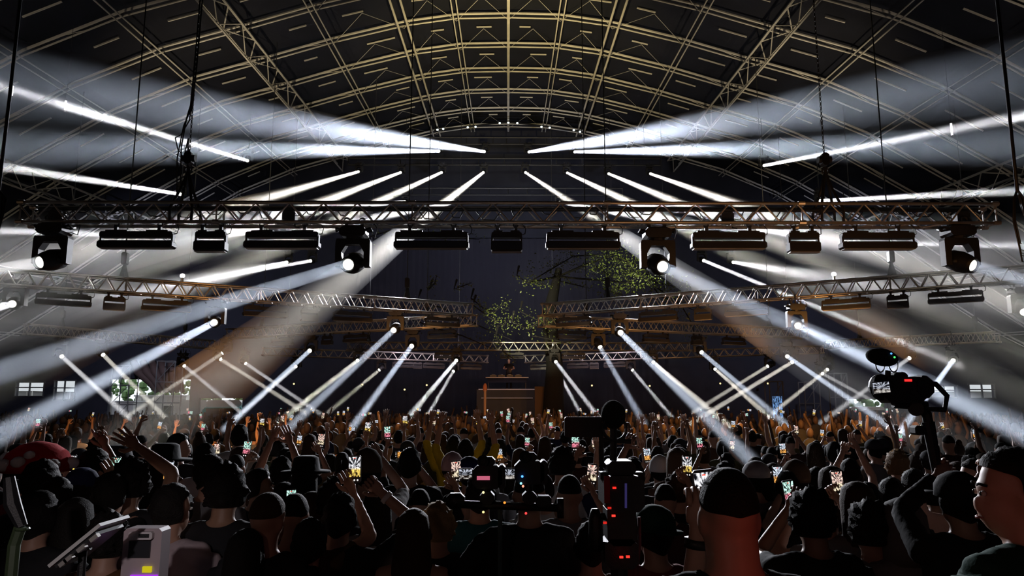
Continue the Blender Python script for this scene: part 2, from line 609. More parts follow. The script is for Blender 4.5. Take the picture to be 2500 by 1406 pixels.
MB().box((0, 0.2, 2.04), (2.3, 0.7, 0.06)).build('table_top', mat('pale table edge', (0.55, 0.5, 0.45), 0.4), booth)
for sx in (-1, 1):
    MB().box((sx * 1.0, 0.2, 1.7), (0.06, 0.6, 0.62)).build('leg', BLACK, booth)
for k, dx in enumerate((-0.75, -0.3, 0.15, 0.6)):
    d = thing('media_deck', 'small dark mixing deck on the booth table, %s from its end by the pole' % ORD[k], 'deck', booth.location + V((dx, 0.2, 2.07)), 'decks on the booth table')
    MB().box((0, 0, 0.06), (0.36, 0.36, 0.12), ch=0.02).build('body', BLACK2, d)
    MB().tube([(0, -0.04, 0.12), (0, -0.04, 0.14)], 0.12, 12).build('jog_wheel', ALU, d)
    MB().box((0, 0.12, 0.13), (0.2, 0.06, 0.02)).build('screen', glow('orange deck screen', (1.0, 0.35, 0.08), 1.2), d)
spot('booth_orange', booth.location + V((0.2, 0.9, 2.35)), booth.location + V((0.1, 0.95, 3.0)), 8, 120, (1.0, 0.35, 0.08))

# black drape panels of the backdrop, side masking
bd = thing('stage_backdrop', 'tall dark pleated drape hung across the stage behind the greenery', 'drape', (0, 45.4, 0))
for k in range(16):
    x = -9.0 + k * 1.2
    b = MB()
    n = 6
    prof = []
    for i in range(n + 1):
        prof.append((x - 0.6 + 1.2 * i / n, 0.06 * math.sin(i * math.pi)))
    for i in range(n):
        x0, x1 = x - 0.6 + 1.2 * i / n, x - 0.6 + 1.2 * (i + 1) / n
        y0, y1 = (0.035 if i % 2 else 0.0), (0.0 if i % 2 else 0.035)
        b.add([(x0, y0, 0), (x1, y1, 0), (x1, y1, 12.5), (x0, y0, 12.5), (x0, y0 + 0.02, 0), (x1, y1 + 0.02, 0), (x1, y1 + 0.02, 12.5), (x0, y0 + 0.02, 12.5)],
              [(0, 1, 2, 3), (7, 6, 5, 4), (3, 2, 6, 7), (0, 3, 7, 4), (1, 5, 6, 2)])
    b.build('drape_panel', DRAPE, bd)


TOWER = mat('dark scaffold tube', (0.07, 0.07, 0.07), 0.5)


def tower(px, Y, w, h, label, lit=None):
    p = at(px, 1000, Y)
    t = thing('scaffold_tower', label, 'scaffold', (p.x, Y, 0), 'towers beside the stage')
    for sx in (-1, 1):
        for sy in (-1, 1):
            MB().tube([(sx * w / 2, sy * w / 2, 0), (sx * w / 2, sy * w / 2, h)], 0.035).build('upright', TOWER, t)
    n = int(h / 1.0)
    for k in range(n + 1):
        z = h * k / n
        MB().tube([(-w / 2, -w / 2, z), (w / 2, -w / 2, z)], 0.025).build('ledger', TOWER, t)
        MB().tube([(-w / 2, w / 2, z), (w / 2, w / 2, z)], 0.025).build('ledger', TOWER, t)
        if k < n:
            MB().tube([(-w / 2, -w / 2, z), (w / 2, -w / 2, z + h / n)], 0.02).build('brace', TOWER, t)
    if lit:
        MB().box((0, -w / 2 - 0.06, h * 0.5), (w * 0.7, 0.06, h * 0.55)).build('screen', lit, t)
    return t


def screen_mat(name, seed, cols, strength, scale=6.0, streaks=True):
    m = bpy.data.materials.new(name)
    m.use_nodes = True
    nt = m.node_tree
    nt.nodes.remove(nt.nodes['Principled BSDF'])
    e = nt.nodes.new('ShaderNodeEmission')
    tc = nt.nodes.new('ShaderNodeTexCoord')
    sep = nt.nodes.new('ShaderNodeSeparateXYZ')
    nt.links.new(tc.outputs['Generated'], sep.inputs[0])
    n = nt.nodes.new('ShaderNodeTexNoise')
    n.noise_dimensions = '4D'
    n.inputs['Scale'].default_value = scale
    n.inputs['W'].default_value = seed * 3.7
    n.inputs['Detail'].default_value = 3
    nt.links.new(tc.outputs['Generated'], n.inputs['Vector'])
    ramp = nt.nodes.new('ShaderNodeValToRGB')
    ramp.color_ramp.elements[0].position = 0.40
    ramp.color_ramp.elements[0].color = (0.004, 0.004, 0.006, 1)
    ramp.color_ramp.elements[1].position = 0.66
    ramp.color_ramp.elements[1].color = (*cols[0], 1)
    if streaks:                              # beams fanning out from the middle of the filmed picture
        def mth(op, a, b=None, v=None):
            q = nt.nodes.new('ShaderNodeMath')
            q.operation = op
            for i, s_ in enumerate((a, b)):
                if s_ is not None:
                    nt.links.new(s_, q.inputs[i])
            if v is not None:
                q.inputs[1].default_value = v
            return q.outputs[0]
        ang = mth('ARCTAN2', mth('SUBTRACT', sep.outputs['Z'], None, 0.55), mth('SUBTRACT', sep.outputs['X'], None, 0.5))
        wv = mth('SINE', mth('MULTIPLY', ang, None, 11.0 + seed % 5))
        fac = mth('ADD', mth('MULTIPLY', wv, None, 0.10), n.outputs['Fac'])
    else:
        fac = n.outputs['Fac']
    nt.links.new(fac, ramp.inputs['Fac'])
    low = nt.nodes.new('ShaderNodeMapRange')     # the crowd fills the lower part of the filmed picture
    low.inputs['From Min'].default_value = 0.46
    low.inputs['From Max'].default_value = 0.34
    nt.links.new(sep.outputs['Z'], low.inputs['Value'])
    ramp2 = nt.nodes.new('ShaderNodeValToRGB')
    ramp2.color_ramp.elements[0].position = 0.42
    ramp2.color_ramp.elements[0].color = (0.01, 0.004, 0.002, 1)
    ramp2.color_ramp.elements[1].position = 0.62
    ramp2.color_ramp.elements[1].color = (*cols[1], 1)
    nt.links.new(n.outputs['Fac'], ramp2.inputs['Fac'])
    mx = nt.nodes.new('ShaderNodeMix')
    mx.data_type = 'RGBA'
    nt.links.new(low.outputs['Result'], mx.inputs['Factor'])
    nt.links.new(ramp.outputs['Color'], mx.inputs['A'])
    nt.links.new(ramp2.outputs['Color'], mx.inputs['B'])
    nt.links.new(mx.outputs['Result'], e.inputs['Color'])
    e.inputs['Strength'].default_value = strength
    nt.links.new(e.outputs[0], nt.nodes['Material Output'].inputs['Surface'])
    m.cycles.emission_sampling = 'NONE'
    return m


LEDWALL = screen_mat('blue led column picture', 3, ((0.25, 0.5, 1.0), (0.9, 0.7, 0.2)), 0.9, 14, False)
tower(1892, 39, 0.7, 3.4, 'slim tower carrying a blue lit screen, right of the stage', LEDWALL)
tower(1978, 40, 0.8, 3.4, 'bare dark tower beside the blue lit screen tower')
tower(300, 43, 1.0, 4.4, 'outermost scaffold tower in the wide doorway on the left')
tower(408, 42, 1.0, 4.6, 'scaffold tower beside the hanging dark drape on the left')
tower(2050, 41, 0.7, 3.9, 'slim dark tower nearest the white van opening')
p = at(330, 905, 43.5)
t = thing('side_drape', 'rumpled dark brown drape hung from the scaffold on the left', 'drape', (p.x + 1.4, 43.6, 0))
for k in range(6):
    MB().tube([(-1.6 + k * 0.55, 0, 4.7), (-1.2 + k * 0.5, -0.15, 4.1), (-0.5 + k * 0.35, -0.1, 3.5), (-0.1 + k * 0.3, 0.05, 2.9)], [0.2, 0.26, 0.2, 0.12], 7).build('fold', mat('dark brown drape', (0.06, 0.035, 0.03), 0.8), t, True)
# totem on a pole and brown panel near the stage front
p0 = on_z(1184, 1002, 1.7)
Y = 34
t = thing('totem_pole', 'pale pole with a small pink head raised above the crowd before the stage', 'pole', (at(1184, 1000, Y).x, Y, 0))
zt = at(1184, 946, Y).z
MB().tube([(0, 0, 0.9), (0, 0, zt - 0.1)], 0.06, 8).build('shaft', mat('pale pink plastic', (0.75, 0.5, 0.42), 0.5), t)
MB().ball((0, 0, zt - 0.02), (0.1, 0.06, 0.22)).build('head', mat('salmon plastic', (0.8, 0.3, 0.2), 0.5), t, True)
t = thing('side_panel_stand', 'narrow brown upright panel standing right of the booth', 'panel', (at(1318, 1000, 37).x, 37, 0))
MB().box((0, 0, 1.6), (0.5, 0.1, 3.0)).build('panel', mat('brown board', (0.12, 0.07, 0.05), 0.7), t)
MB().box((0.32, 0, 1.8), (0.04, 0.08, 3.4)).build('upright', ALU, t)
MB().box((0, 0, 0.06), (0.6, 0.5, 0.12)).build('base', BLACK, t)


# ------------------------------------------------------------------ trusses
def truss(name, label, p0, p1, w, n, r, single, group=None, m=None):
    m = m or ALU
    d = p1 - p0
    L = d.length
    rot = d.to_track_quat('X', 'Z')
    t = thing(name, label, 'truss', (p0 + p1) / 2, group, rot)
    h = w / 2
    ch = MB().tube([(-L / 2, 0, 0), (L / 2, 0, 0)], r, 10).mesh('chord', m, True)
    for sy in (-1, 1):
        for sz in (-1, 1):
            place('chord', ch, t, (0, sy * h, sz * h))
    step = L / n
    kinds = {}
    def diag(key, a, b):
        if key not in kinds:
            kinds[key] = MB().tube([a, b], r * 0.5, 6, False).mesh('brace', m, True)
        return kinds[key]
    allb = MB()
    for k in range(n):
        x = -L / 2 + k * step
        up = k % 2
        for sy in (-1, 1):
            a, c = ((0, 0, -h), (step, 0, h)) if up else ((0, 0, h), (step, 0, -h))
            if single:
                place('brace', diag(('s', up), a, c), t, (x, sy * h, 0))
            else:
                allb.tube([V(a) + V((x, sy * h, 0)), V(c) + V((x, sy * h, 0))], r * 0.5, 5, False)
        a, c = ((0, -h, 0), (step, h, 0)) if up else ((0, h, 0), (step, -h, 0))
        for sz in ((-1,) if single else (-1, 1)):
            if single:
                place('brace', diag(('b', up), a, c), t, (x, 0, sz * h))
            else:
                allb.tube([V(a) + V((x, 0, sz * h)), V(c) + V((x, 0, sz * h))], r * 0.45, 4, False)
    if not single:
        o = allb.build('brace', m, t, True)
        o['kind'] = 'stuff'
    ns = max(2, round(L / 3.0))
    cp = MB()
    for sy in (-1, 1):
        for sz in (-1, 1):
            cp.tube([(-0.05, sy * h, sz * h), (0.05, sy * h, sz * h)], r * 1.35, 8)
    cp.tube([(0, -h, -h), (0, -h, h)], r * 0.5, 5).tube([(0, h, -h), (0, h, h)], r * 0.5, 5).tube([(0, -h, h), (0, h, h)], r * 0.5, 5).tube([(0, -h, -h), (0, h, -h)], r * 0.5, 5)
    cpm = cp.mesh('coupler', m)
    for k in range(ns + 1):
        x = -L / 2 + 0.05 + (L - 0.1) * k / ns
        place('coupler', cpm, t, (x, 0, 0))
    return t, p0, p1, w


T1 = truss('lighting_truss', 'long level aluminium truss across the hall, nearest the viewer and highest in the rig', at(57, 523, 11), at(2424, 527, 11), 0.30, 58, 0.027, True)
T2L = truss('lighting_truss', 'slanting truss running from the left edge towards the stage, second row', at(-90, 671, 16), at(1150, 757, 22.5), 0.34, 64, 0.028, True, 'slanting trusses')
T2R = truss('lighting_truss', 'slanting truss running from the right edge towards the stage, second row', at(2570, 664, 16), at(1327, 757, 22.5), 0.34, 64, 0.028, True, 'slanting trusses')
T3L = truss('lighting_truss', 'slanting truss folded back outward below the left second row', at(1160, 781, 24.5), at(560, 815, 30), 0.36, 46, 0.03, False, 'slanting trusses')
T3R = truss('lighting_truss', 'slanting truss folded back outward below the right second row', at(1318, 783, 24.5), at(1965, 815, 30), 0.36, 46, 0.03, False, 'slanting trusses')
T4 = truss('lighting_truss', 'level dim truss crossing the middle in front of the greenery', at(848, 845, 35), at(1684, 847, 35), 0.36, 66, 0.03, False)
T5L = truss('lighting_truss', 'white lit truss left of the booth nearest the stage', at(640, 858, 37), at(1192, 877, 39), 0.36, 46, 0.03, False, 'trusses by the stage')
T5R = truss('lighting_truss', 'white lit truss right of the booth nearest the stage', at(1281, 877, 39), at(2010, 853, 37), 0.36, 56, 0.03, False, 'trusses by the stage')
T6L = truss('lighting_truss', 'faint thin truss at the far left above the doorway', at(60, 803, 27), at(520, 842, 33), 0.36, 40, 0.03, False, 'outer side trusses')
T6R = truss('lighting_truss', 'faint thin truss at the far right behind the raised camera', at(2438, 822, 27), at(2020, 842, 33), 0.36, 40, 0.03, False, 'outer side trusses')


def along(T, px):                            # the point of a truss axis under a pixel column
    _t, a, b, _w = T
    lo, hi = 0.0, 1.0
    fa = project(a)[0] - px
    for _ in range(40):
        mid = (lo + hi) / 2
        f = project(a.lerp(b, mid))[0] - px
        if (f > 0) == (fa > 0):
            lo = mid
        else:
            hi = mid
    return a.lerp(b, (lo + hi) / 2), _t.rotation_quaternion.copy()


# ------------------------------------------------------------------ LED battens and strobes
def batten_parts(w, hb, tilt=0.0):
    root = bpy.data.objects.new('led_batten', None)
    COL.objects.link(root)
    MB().box((0, 0, -0.11), (w, 0.12, 0.09), ch=0.02).build('housing', BLACK, root)
    for sx in (-1, 1):
        MB().box((sx * w * 0.28, 0, -0.055), (w * 0.3, 0.09, 0.035)).build('mounting_plate', BLACK, root)
        MB().box((sx * (w / 2 - 0.01), 0, -0.18), (0.03, 0.07, 0.14)).build('side_arm', BLACK, root)
        c = MB().box((sx * w * 0.3, 0, 0.0), (0.05, 0.05, 0.09))
        c.torus((sx * w * 0.3, 0, 0.06), 0.035, 0.012, 10, 5)
        c.build('clamp', BLACK, root)
    bar = MB().box((0, 0, -0.208 - hb / 2), (w * 1.03, 0.16, hb), ch=0.025).build('lamp_bar', BLACK, root)
    MB().box((0, -0.081, -0.208 - hb / 2), (w * 0.98, 0.006, hb * 0.7)).build('front_glass', GLASSY, bar)
    MB().box((0, 0.0, -0.211 - hb), (w * 0.98, 0.12, 0.008)).build('glass_strip', mat('frosted strip', (0.35, 0.35, 0.36), 0.3), bar)
    MB().tube([(w / 2, 0, -0.1), (w / 2 + 0.05, 0, -0.08), (w / 2 + 0.06, 0.02, 0.0), (w / 2 + 0.01, 0.05, 0.08)], 0.008, 5).build('power_cable', RUBBER, root)
    return root


BAT_L = batten_parts(1.10, 0.11)
BAT_S = batten_parts(0.46, 0.16)
BAT_S.name = 'strobe_light'


def hang(proto, T, px, label, group, first, dz=0.0):
    p, q = along(T, px)
    o = proto if first else copy_tree(proto)
    o.location = p - V((0, 0, T[3] / 2 + 0.06 - dz))
    o.rotation_mode = 'QUATERNION'
    o.rotation_quaternion = q if abs(q.to_euler().z) < 1.6 else q @ Quaternion((0, 0, 1), math.pi)
    tag(o, label, 'stage light', group)
    return o


fl = {'l': True, 's': True}
for T, tn, longs, shorts in (
        (T1, 'nearest level truss', (340, 693, 1055, 1422, 1775, 2137), (520, 1237, 1957)),
        (T2L, 'left second row slanting truss', (160, 410, 650, 862, 1080), (283, 757)),
        (T2R, 'right second row slanting truss', (2328, 2062, 1820, 1605, 1400), (2188, 1715)),
        (T3L, 'truss folded back on the left', (1080, 870, 690), (800,)),
        (T3R, 'truss folded back on the right', (1395, 1600, 1790), (1700,)),
        (T4, 'level truss before the greenery', (1090, 1250, 1400), ()),
        (T5L, 'white lit truss left of the booth', (1150, 1060, 985), (1020,)),
        (T5R, 'white lit truss right of the booth', (1320, 1410, 1500), (1450,))):
    for k, px in enumerate(longs):
        hang(BAT_L, T, px, 'long batten under the %s, %s from its %s end' % (tn, ORD[k], 'left' if T is T1 else 'outer' if T in (T2L, T2R) else 'inner' if T in (T3L, T3R, T5L, T5R) else 'left'), 'long LED battens', fl['l'])
        fl['l'] = False
    for k, px in enumerate(shorts):
        hang(BAT_S, T, px, 'short strobe under the %s, %s from its %s end' % (tn, ORD[k], 'left' if T is T1 else 'outer' if T in (T2L, T2R) else 'inner'), 'short strobe lights', fl['s'])
        fl['s'] = False


# ------------------------------------------------------------------ moving heads and their beams
def head_meshes():
    d = {}
    b = MB().box((0, 0, -0.09), (0.40, 0.30, 0.15), ch=0.04)
    b.box((0, 0, -0.005), (0.30, 0.2, 0.03))
    d['base'] = b.mesh('base', BLACK)
    for sx in (-1, 1):
        b = MB()
        b.tube([(sx * 0.19, -0.08, -0.05), (sx * 0.26, -0.08, -0.03), (sx * 0.27, 0, -0.06), (sx * 0.26, 0.08, -0.03), (sx * 0.19, 0.08, -0.05)], 0.02, 6)
        d['handle' if sx < 0 else 'handle2'] = b.mesh('handle', BLACK)
    for sx in (-1, 1):
        b = MB()
        b.box((sx * 0.12, 0, 0.04), (0.05, 0.05, 0.10))
        b.torus((sx * 0.12, 0, 0.11), 0.04, 0.014, 10, 5)
        d['clamp' if sx < 0 else 'clamp2'] = b.mesh('clamp', BLACK)
    prof = [(-0.25, -0.19), (0.25, -0.19), (0.265, -0.23), (0.265, -0.62), (0.17, -0.62), (0.17, -0.40), (0.10, -0.28), (-0.10, -0.28), (-0.17, -0.40), (-0.17, -0.62), (-0.265, -0.62), (-0.265, -0.23)]
    n = len(prof)
    b = MB()
    vs = [(p[0], -0.075, p[1]) for p in prof] + [(p[0], 0.075, p[1]) for p in prof]
    fs = [(i, (i + 1) % n, n + (i + 1) % n, n + i) for i in range(n)]
    for q in ((0, 1, 2, 11), (11, 2, 6, 7), (2, 5, 6), (2, 3, 4, 5), (7, 8, 11), (8, 9, 10, 11)):
        fs.append(tuple(q))
        fs.append(tuple(n + i for i in reversed(q)))
    b.add(vs, fs)
    b.tube([(0, 0, -0.2), (0, 0, -0.15)], 0.12, 12)
    d['yoke'] = b.mesh('yoke', BLACK)
    b = MB()                                 # barrel along +Z, pivot at the origin
    pr = [(-0.26, 0.06), (-0.24, 0.11), (-0.16, 0.15), (0.0, 0.165), (0.10, 0.15), (0.17, 0.125), (0.215, 0.122), (0.215, 0.098), (0.19, 0.095)]
    b.loft([(0, 0, z, r, r) for z, r in pr], 16)
    b.tube([(-0.19, 0, 0), (0.19, 0, 0)], 0.05, 8)
    d['head'] = b.mesh('head', BLACK, True)
    d['lens'] = MB().tube([(0, 0, 0.192), (0, 0, 0.2)], 0.084, 20).mesh('lens', LENS)
    d['lens_ring'] = MB().torus((0, 0, 0.214), 0.108, 0.012, 20, 5, Matrix.Rotation(math.pi / 2, 3, 'X')).mesh('lens_ring', BLACK2, True)
    d['cable'] = MB().tube([(0.18, 0.1, -0.1), (0.3, 0.1, -0.14), (0.34, 0.08, 0.0), (0.24, 0.05, 0.16)], 0.008, 5).mesh('power_cable', RUBBER)
    return d


HM = head_meshes()
DROP = MB().tube([(0, 0, 0), (0, 0, 1)], 0.024, 6).mesh('drop_pipe', BLACK)


def moving_head(lens, dirv, s, label, group, pipe_to=None, yaw=0.0):
    dirv = dirv.normalized()
    pivot = lens - dirv * 0.2 * s
    root = thing('moving_head_light', label, 'stage light', pivot + V((0, 0, 0.56 * s)), group)
    root.scale = (s, s, s)
    root.rotation_euler = (0, 0, yaw)
    for k in ('base', 'handle', 'handle2', 'clamp', 'clamp2', 'yoke', 'cable'):
        place('power_cable' if k == 'cable' else k.rstrip('2'), HM[k], root)
    q = Quaternion((0, 0, 1), -yaw) @ dirv.to_track_quat('Z', 'Y')
    h = place('head', HM['head'], root, (0, 0, -0.56), q)
    place('lens', HM['lens'], h)
    place('lens_ring', HM['lens_ring'], h)
    if pipe_to is not None and pipe_to > root.location.z + 0.12 * s:
        o = place('drop_pipe', DROP, root, (0, 0, 0.0))
        o.scale = (1, 1, (pipe_to - root.location.z) / s)
    return root


BLUISH, WHITE, CREAM = (0.72, 0.82, 1.0), (0.97, 0.97, 1.0), (1.0, 0.95, 0.84)
n_beam = [0]


def beam(p0, p1, r1, lum, col, r0=0.09, noise=0.0, nscale=0.5, dens=0.03, label=None, ext=1.0):
    ax = p1 - p0
    L = ax.length
    ax = ax / L
    tan = max(r1 - r0, 0.004 * L) / L
    L *= ext
    re = r0 + tan * L
    p0 = p0 + ax * 0.03
    L -= 0.03
    n = 20
    q = ax.to_track_quat('Z', 'Y')
    b = MB()
    b.loft([(0, 0, 0, r0 * 1.04, r0 * 1.04), (0, 0, L, re * 1.03, re * 1.03)], n)
    o = place('haze', b.mesh('haze', haze_mat(dens, noise, nscale)), None, p0, q)
    tag(o, label or 'haze lit along a beam', None, 'haze lit by the beams', 'stuff')
    l = bpy.data.lights.new('beam_lamp', 'AREA')
    l.shape = 'DISK'
    l.size = 2 * r0
    l.spread = 2 * math.atan(tan)
    l.energy = 430.0 * lum * (0.5 * (r0 + r1)) * 2.0
    l.color = col
    lo = bpy.data.objects.new('beam_lamp', l)
    COL.objects.link(lo)
    lo.location = p0
    lo.rotation_mode = 'QUATERNION'
    lo.rotation_quaternion = ax.to_track_quat('-Z', 'Y')


def rig(lens_px, Y, end_px, r_px, lum, col, label, end_z=1.55, end_Y=None, s=0.95, group='moving heads of the rig', ext=1.0, noise=0.0, nscale=0.5, pipe=5.0, r0=None, dens=0.03):
    p0 = at(*lens_px, Y)
    if end_Y:
        p1 = at(*end_px, end_Y)
    else:
        p1 = on_z(*end_px, end_z) if end_px[1] > 1000 else at(*end_px, Y - 4)
        if not 2 < p1.y < Y - 3:
            p1 = at(*end_px, Y - 3)
    d = (p1 - p0).normalized()
    dep = (CMI @ p1).z * -1
    beam(p0, p1, r_px * dep / F, lum, col, r0 or 0.085 * s, noise, nscale, label='haze of the %s' % label.replace('black ', ''), ext=ext, dens=dens)
    return moving_head(p0, d, s, label, group, pipe)


# four heads of the nearest truss
rig((97, 640), 10.75, (-260, 700), 16, 0.35, WHITE, 'black moving head at the left end of the nearest truss', end_Y=9, ext=1.0, pipe=None, s=0.98)
rig((850, 646), 10.75, (0, 908), 30, 0.16, BLUISH, 'black moving head on the nearest truss left of its middle', end_Y=5.0, ext=1.15, pipe=None, noise=0.5, nscale=1.1, s=0.98)
rig((1618, 651), 10.75, (2500, 1045), 34, 0.13, BLUISH, 'black moving head on the nearest truss right of its middle', end_Y=5.0, ext=1.1, pipe=None, s=0.98)
rig((2375, 648), 10.75, (2640, 722), 14, 0.22, BLUISH, 'black moving head at the right end of the nearest truss', end_Y=9.5, pipe=None, s=0.98)
# second row
rig((523, 787), 18.4, (0, 1060), 24, 0.17, BLUISH, 'moving head under the left slanting truss with a beam down to the lower left', end_Y=6.2, ext=1.1)
rig((1948, 795), 18.4, (2500, 1060), 24, 0.15, BLUISH, 'moving head under the right slanting truss with a beam behind the raised camera', end_Y=6.2, ext=1.1)
rig((961, 806), 21.3, (668, 1080), 18, 0.13, BLUISH, 'moving head at the inner end of the left slanting truss')
rig((1515, 812), 21.3, (1840, 1130), 22, 0.13, BLUISH, 'moving head at the inner end of the right slanting truss')
rig((2500, 762), 16.6, (2800, 900), 14, 0.15, BLUISH, 'moving head cut by the right picture edge under the slanting truss', end_Y=12)
rig((30, 742), 16.6, (-200, 800), 14, 0.1, WHITE, 'moving head cut by the left picture edge under the slanting truss', end_Y=12)
LOW = [  # lens px, depth, end px, half width px at the end, brightness, colour, label
    ((756, 856), 28.3, (545, 1050), 14, 0.17, BLUISH, 'moving head on the folded back left truss, beam to lower left'),
    ((1005, 845), 26, (848, 1060), 15, 0.15, BLUISH, 'moving head on the folded back left truss near its inner end'),
    ((1465, 847), 26, (1575, 1038), 15, 0.15, BLUISH, 'moving head on the folded back right truss near its inner end'),
    ((1713, 860), 28.3, (1930, 1045), 14, 0.16, BLUISH, 'moving head on the folded back right truss, beam to lower right'),
    ((1114, 880), 34.5, (975, 1045), 11, 0.17, WHITE, 'moving head hung left of the booth, upper of two'),
    ((1357, 883), 34.5, (1472, 1032), 10, 0.16, WHITE, 'moving head hung right of the booth, upper of two'),
    ((873, 880), 34.5, (668, 1040), 13, 0.15, CREAM, 'moving head at the left end of the dim level truss'),
    ((1595, 884), 34.5, (1790, 1048), 12, 0.14, CREAM, 'moving head near the right end of the dim level truss'),
    ((1107, 906), 38.4, (1046, 1010), 7, 0.2, WHITE, 'moving head hung left of the booth, lower of two'),
    ((1363, 908), 38.4, (1418, 1011), 7, 0.2, WHITE, 'moving head hung right of the booth, lower of two'),
    ((926, 903), 38.2, (795, 1012), 9, 0.16, CREAM, 'small moving head under the lit truss left of the booth'),
    ((1544, 903), 38.2, (1642, 1020), 8, 0.17, WHITE, 'small moving head under the lit truss right of the booth'),
    ((722, 895), 37.2, (560, 1035), 8, 0.1, WHITE, 'small moving head at the outer end of the left lit truss'),
    ((1746, 901), 37.2, (1900, 1038), 8, 0.12, CREAM, 'small moving head under the right lit truss further out'),
    ((543, 862), 32, (305, 1020), 9, 0.17, CREAM, 'moving head left of the lit trusses with a beam to lower left'),
    ((539, 877), 33, (750, 1010), 9, 0.16, CREAM, 'moving head left of the lit trusses with a beam to lower right'),
    ((450, 893), 34.5, (590, 1008), 7, 0.14, WHITE, 'lower moving head beside the scaffold, beam to lower right'),
    ((600, 887), 36, (785, 1012), 8, 0.15, WHITE, 'moving head between the left towers and the lit truss'),
    ((151, 870), 28, (320, 1024), 12, 0.17, WHITE, 'outermost moving head under the far left truss'),
    ((252, 866), 29, (406, 1022), 10, 0.16, CREAM, 'second moving head under the far left truss'),
    ((2327, 880), 28, (2192, 1062), 13, 0.16, BLUISH, 'outermost moving head under the far right truss'),
    ((2220, 874), 29.5, (2000, 1035), 12, 0.13, WHITE, 'second moving head under the far right truss'),
    ((1922, 870), 29.6, (2200, 1060), 14, 0.15, BLUISH, 'moving head at the outer end of the folded back right truss'),
    ((1934, 884), 33, (1680, 1038), 9, 0.17, CREAM, 'moving head just below the outer end of the folded back right truss'),
    ((1874, 894), 35, (1690, 1008), 8, 0.16, CREAM, 'moving head above the blue lit screen tower'),
    ((2020, 902), 35, (1885, 1010), 8, 0.18, CREAM, 'moving head above the towers on the right, upper of two'),
    ((2008, 912), 36, (2130, 978), 5, 0.12, WHITE, 'moving head above the towers on the right, lower of two'),
]
for a in LOW:
    rig(*a)

# the high rows above the stage
def bar(px0, px1, py, Y, label):
    a, c = at(px0, py, Y), at(px1, py, Y)
    t = thing('lighting_bar', label, 'bar', (a + c) / 2, 'high bars above the stage')
    L = (c - a).length / 2
    MB().tube([(-L, 0, 0), (L, 0, 0)], 0.05, 8).build('tube', BLACK, t)
    MB().tube([(-L, 0, 0.4), (L, 0, 0.4)], 0.05, 8).build('tube', BLACK, t)
    for k in range(13):
        MB().tube([(-L + 2 * L * k / 12, 0, 0), (-L + 2 * L * k / 12, 0, 0.4)], 0.03, 5).build('rung', BLACK, t)
    for sx in (-0.9, 0.9):
        z = roof_z(t.location.x + sx * L, Y) - t.location.z
        MB().tube([(sx * L, 0, 0.4), (sx * L, 0, z)], 0.012, 4).build('hanger_wire', CHAIN, t)
    return t


bar(1040, 1432, 352, 41.5, 'topmost thin black bar above the stage')
bar(850, 1612, 403, 41.5, 'second thin black bar above the stage')
bar(960, 1520, 476, 41.5, 'third thin black bar above the stage, just over the nearest truss')
HIGH = [
    ((1183, 370), (0, 205), 112, 0.50, 17, 0.55, BLUISH, 'top row head left of the centre line, wide beam to upper left'),
    ((1072, 369), (0, 360), 72, 0.50, 15, 0.55, BLUISH, 'top row head further left with a level beam'),
    ((1291, 371), (2500, 190), 112, 0.50, 17, 0.55, BLUISH, 'top row head right of the centre line, wide beam to upper right'),
    ((1403, 371), (2500, 352), 70, 0.50, 15, 0.55, BLUISH, 'top row head further right with a level beam'),
    ((875, 419), (0, 672), 56, 0.24, 16, 0.25, CREAM, 'second row head, outermost on the left'),
    ((978, 421), (0, 790), 66, 0.24, 15, 0.25, CREAM, 'second row head, second from the left'),
    ((1078, 421), (0, 920), 76, 0.2, 14, 0.25, CREAM, 'second row head, third from the left'),
    ((1180, 421), (560, 905), 76, 0.24, 14, 0.25, CREAM, 'second row head left of the centre line'),
    ((1588, 424), (2500, 748), 56, 0.24, 16, 0.25, CREAM, 'second row head, outermost on the right'),
    ((1486, 424), (2500, 850), 66, 0.22, 15, 0.25, CREAM, 'second row head, second from the right'),
    ((1385, 422), (2500, 950), 76, 0.2, 14, 0.25, CREAM, 'second row head, third from the right'),
    ((1283, 421), (2100, 960), 62, 0.11, 14, 0.25, CREAM, 'second row head right of the centre line'),
    ((988, 492), (0, 592), 70, 0.24, 15, 0.4, WHITE, 'third row head, outermost on the left'),
    ((1113, 494), (0, 705), 68, 0.22, 14, 0.4, WHITE, 'third row head left of the centre line'),
    ((1490, 495), (2500, 592), 70, 0.24, 15, 0.4, WHITE, 'third row head, outermost on the right'),
    ((1366, 494), (2500, 690), 68, 0.22, 14, 0.4, WHITE, 'third row head right of the centre line'),
]
for a, e, r, lum, Y, nz, col, lab in HIGH:
    rig(a, 41.2, e, r, lum, col, 'high ' + lab, end_Y=Y, ext=1.22, noise=nz, nscale=0.28 if nz > 0.5 else 0.2, dens=0.10 if nz > 0.5 else 0.075, pipe=None, s=0.85, group='heads high above the stage')
SIDE = [
    ((604, 392), 35, (0, 210), 23, 0.34, 15, 'high side head on the left with a narrow beam to upper left'),
    ((1866, 404), 35, (2500, 282), 22, 0.32, 15, 'high side head on the right with a narrow beam to upper right'),
    ((440, 474), 34, (0, 406), 15, 0.34, 16, 'high side head behind the cable bundle on the left'),
    ((2003, 490), 34, (2500, 466), 15, 0.26, 16, 'high side head behind the chain hoist on the right'),
    ((410, 579), 34, (0, 563), 11, 0.36, 18, 'side head hidden behind the outer batten on the left'),
    ((2070, 592), 34, (2500, 600), 11, 0.26, 18, 'side head hidden behind the outer batten on the right'),
    ((758, 637), 34, (300, 715), 10, 0.22, 22, 'side head below the nearest truss on the left'),
    ((1718, 636), 34, (2185, 828), 12, 0.22, 22, 'side head below the nearest truss on the right'),
]
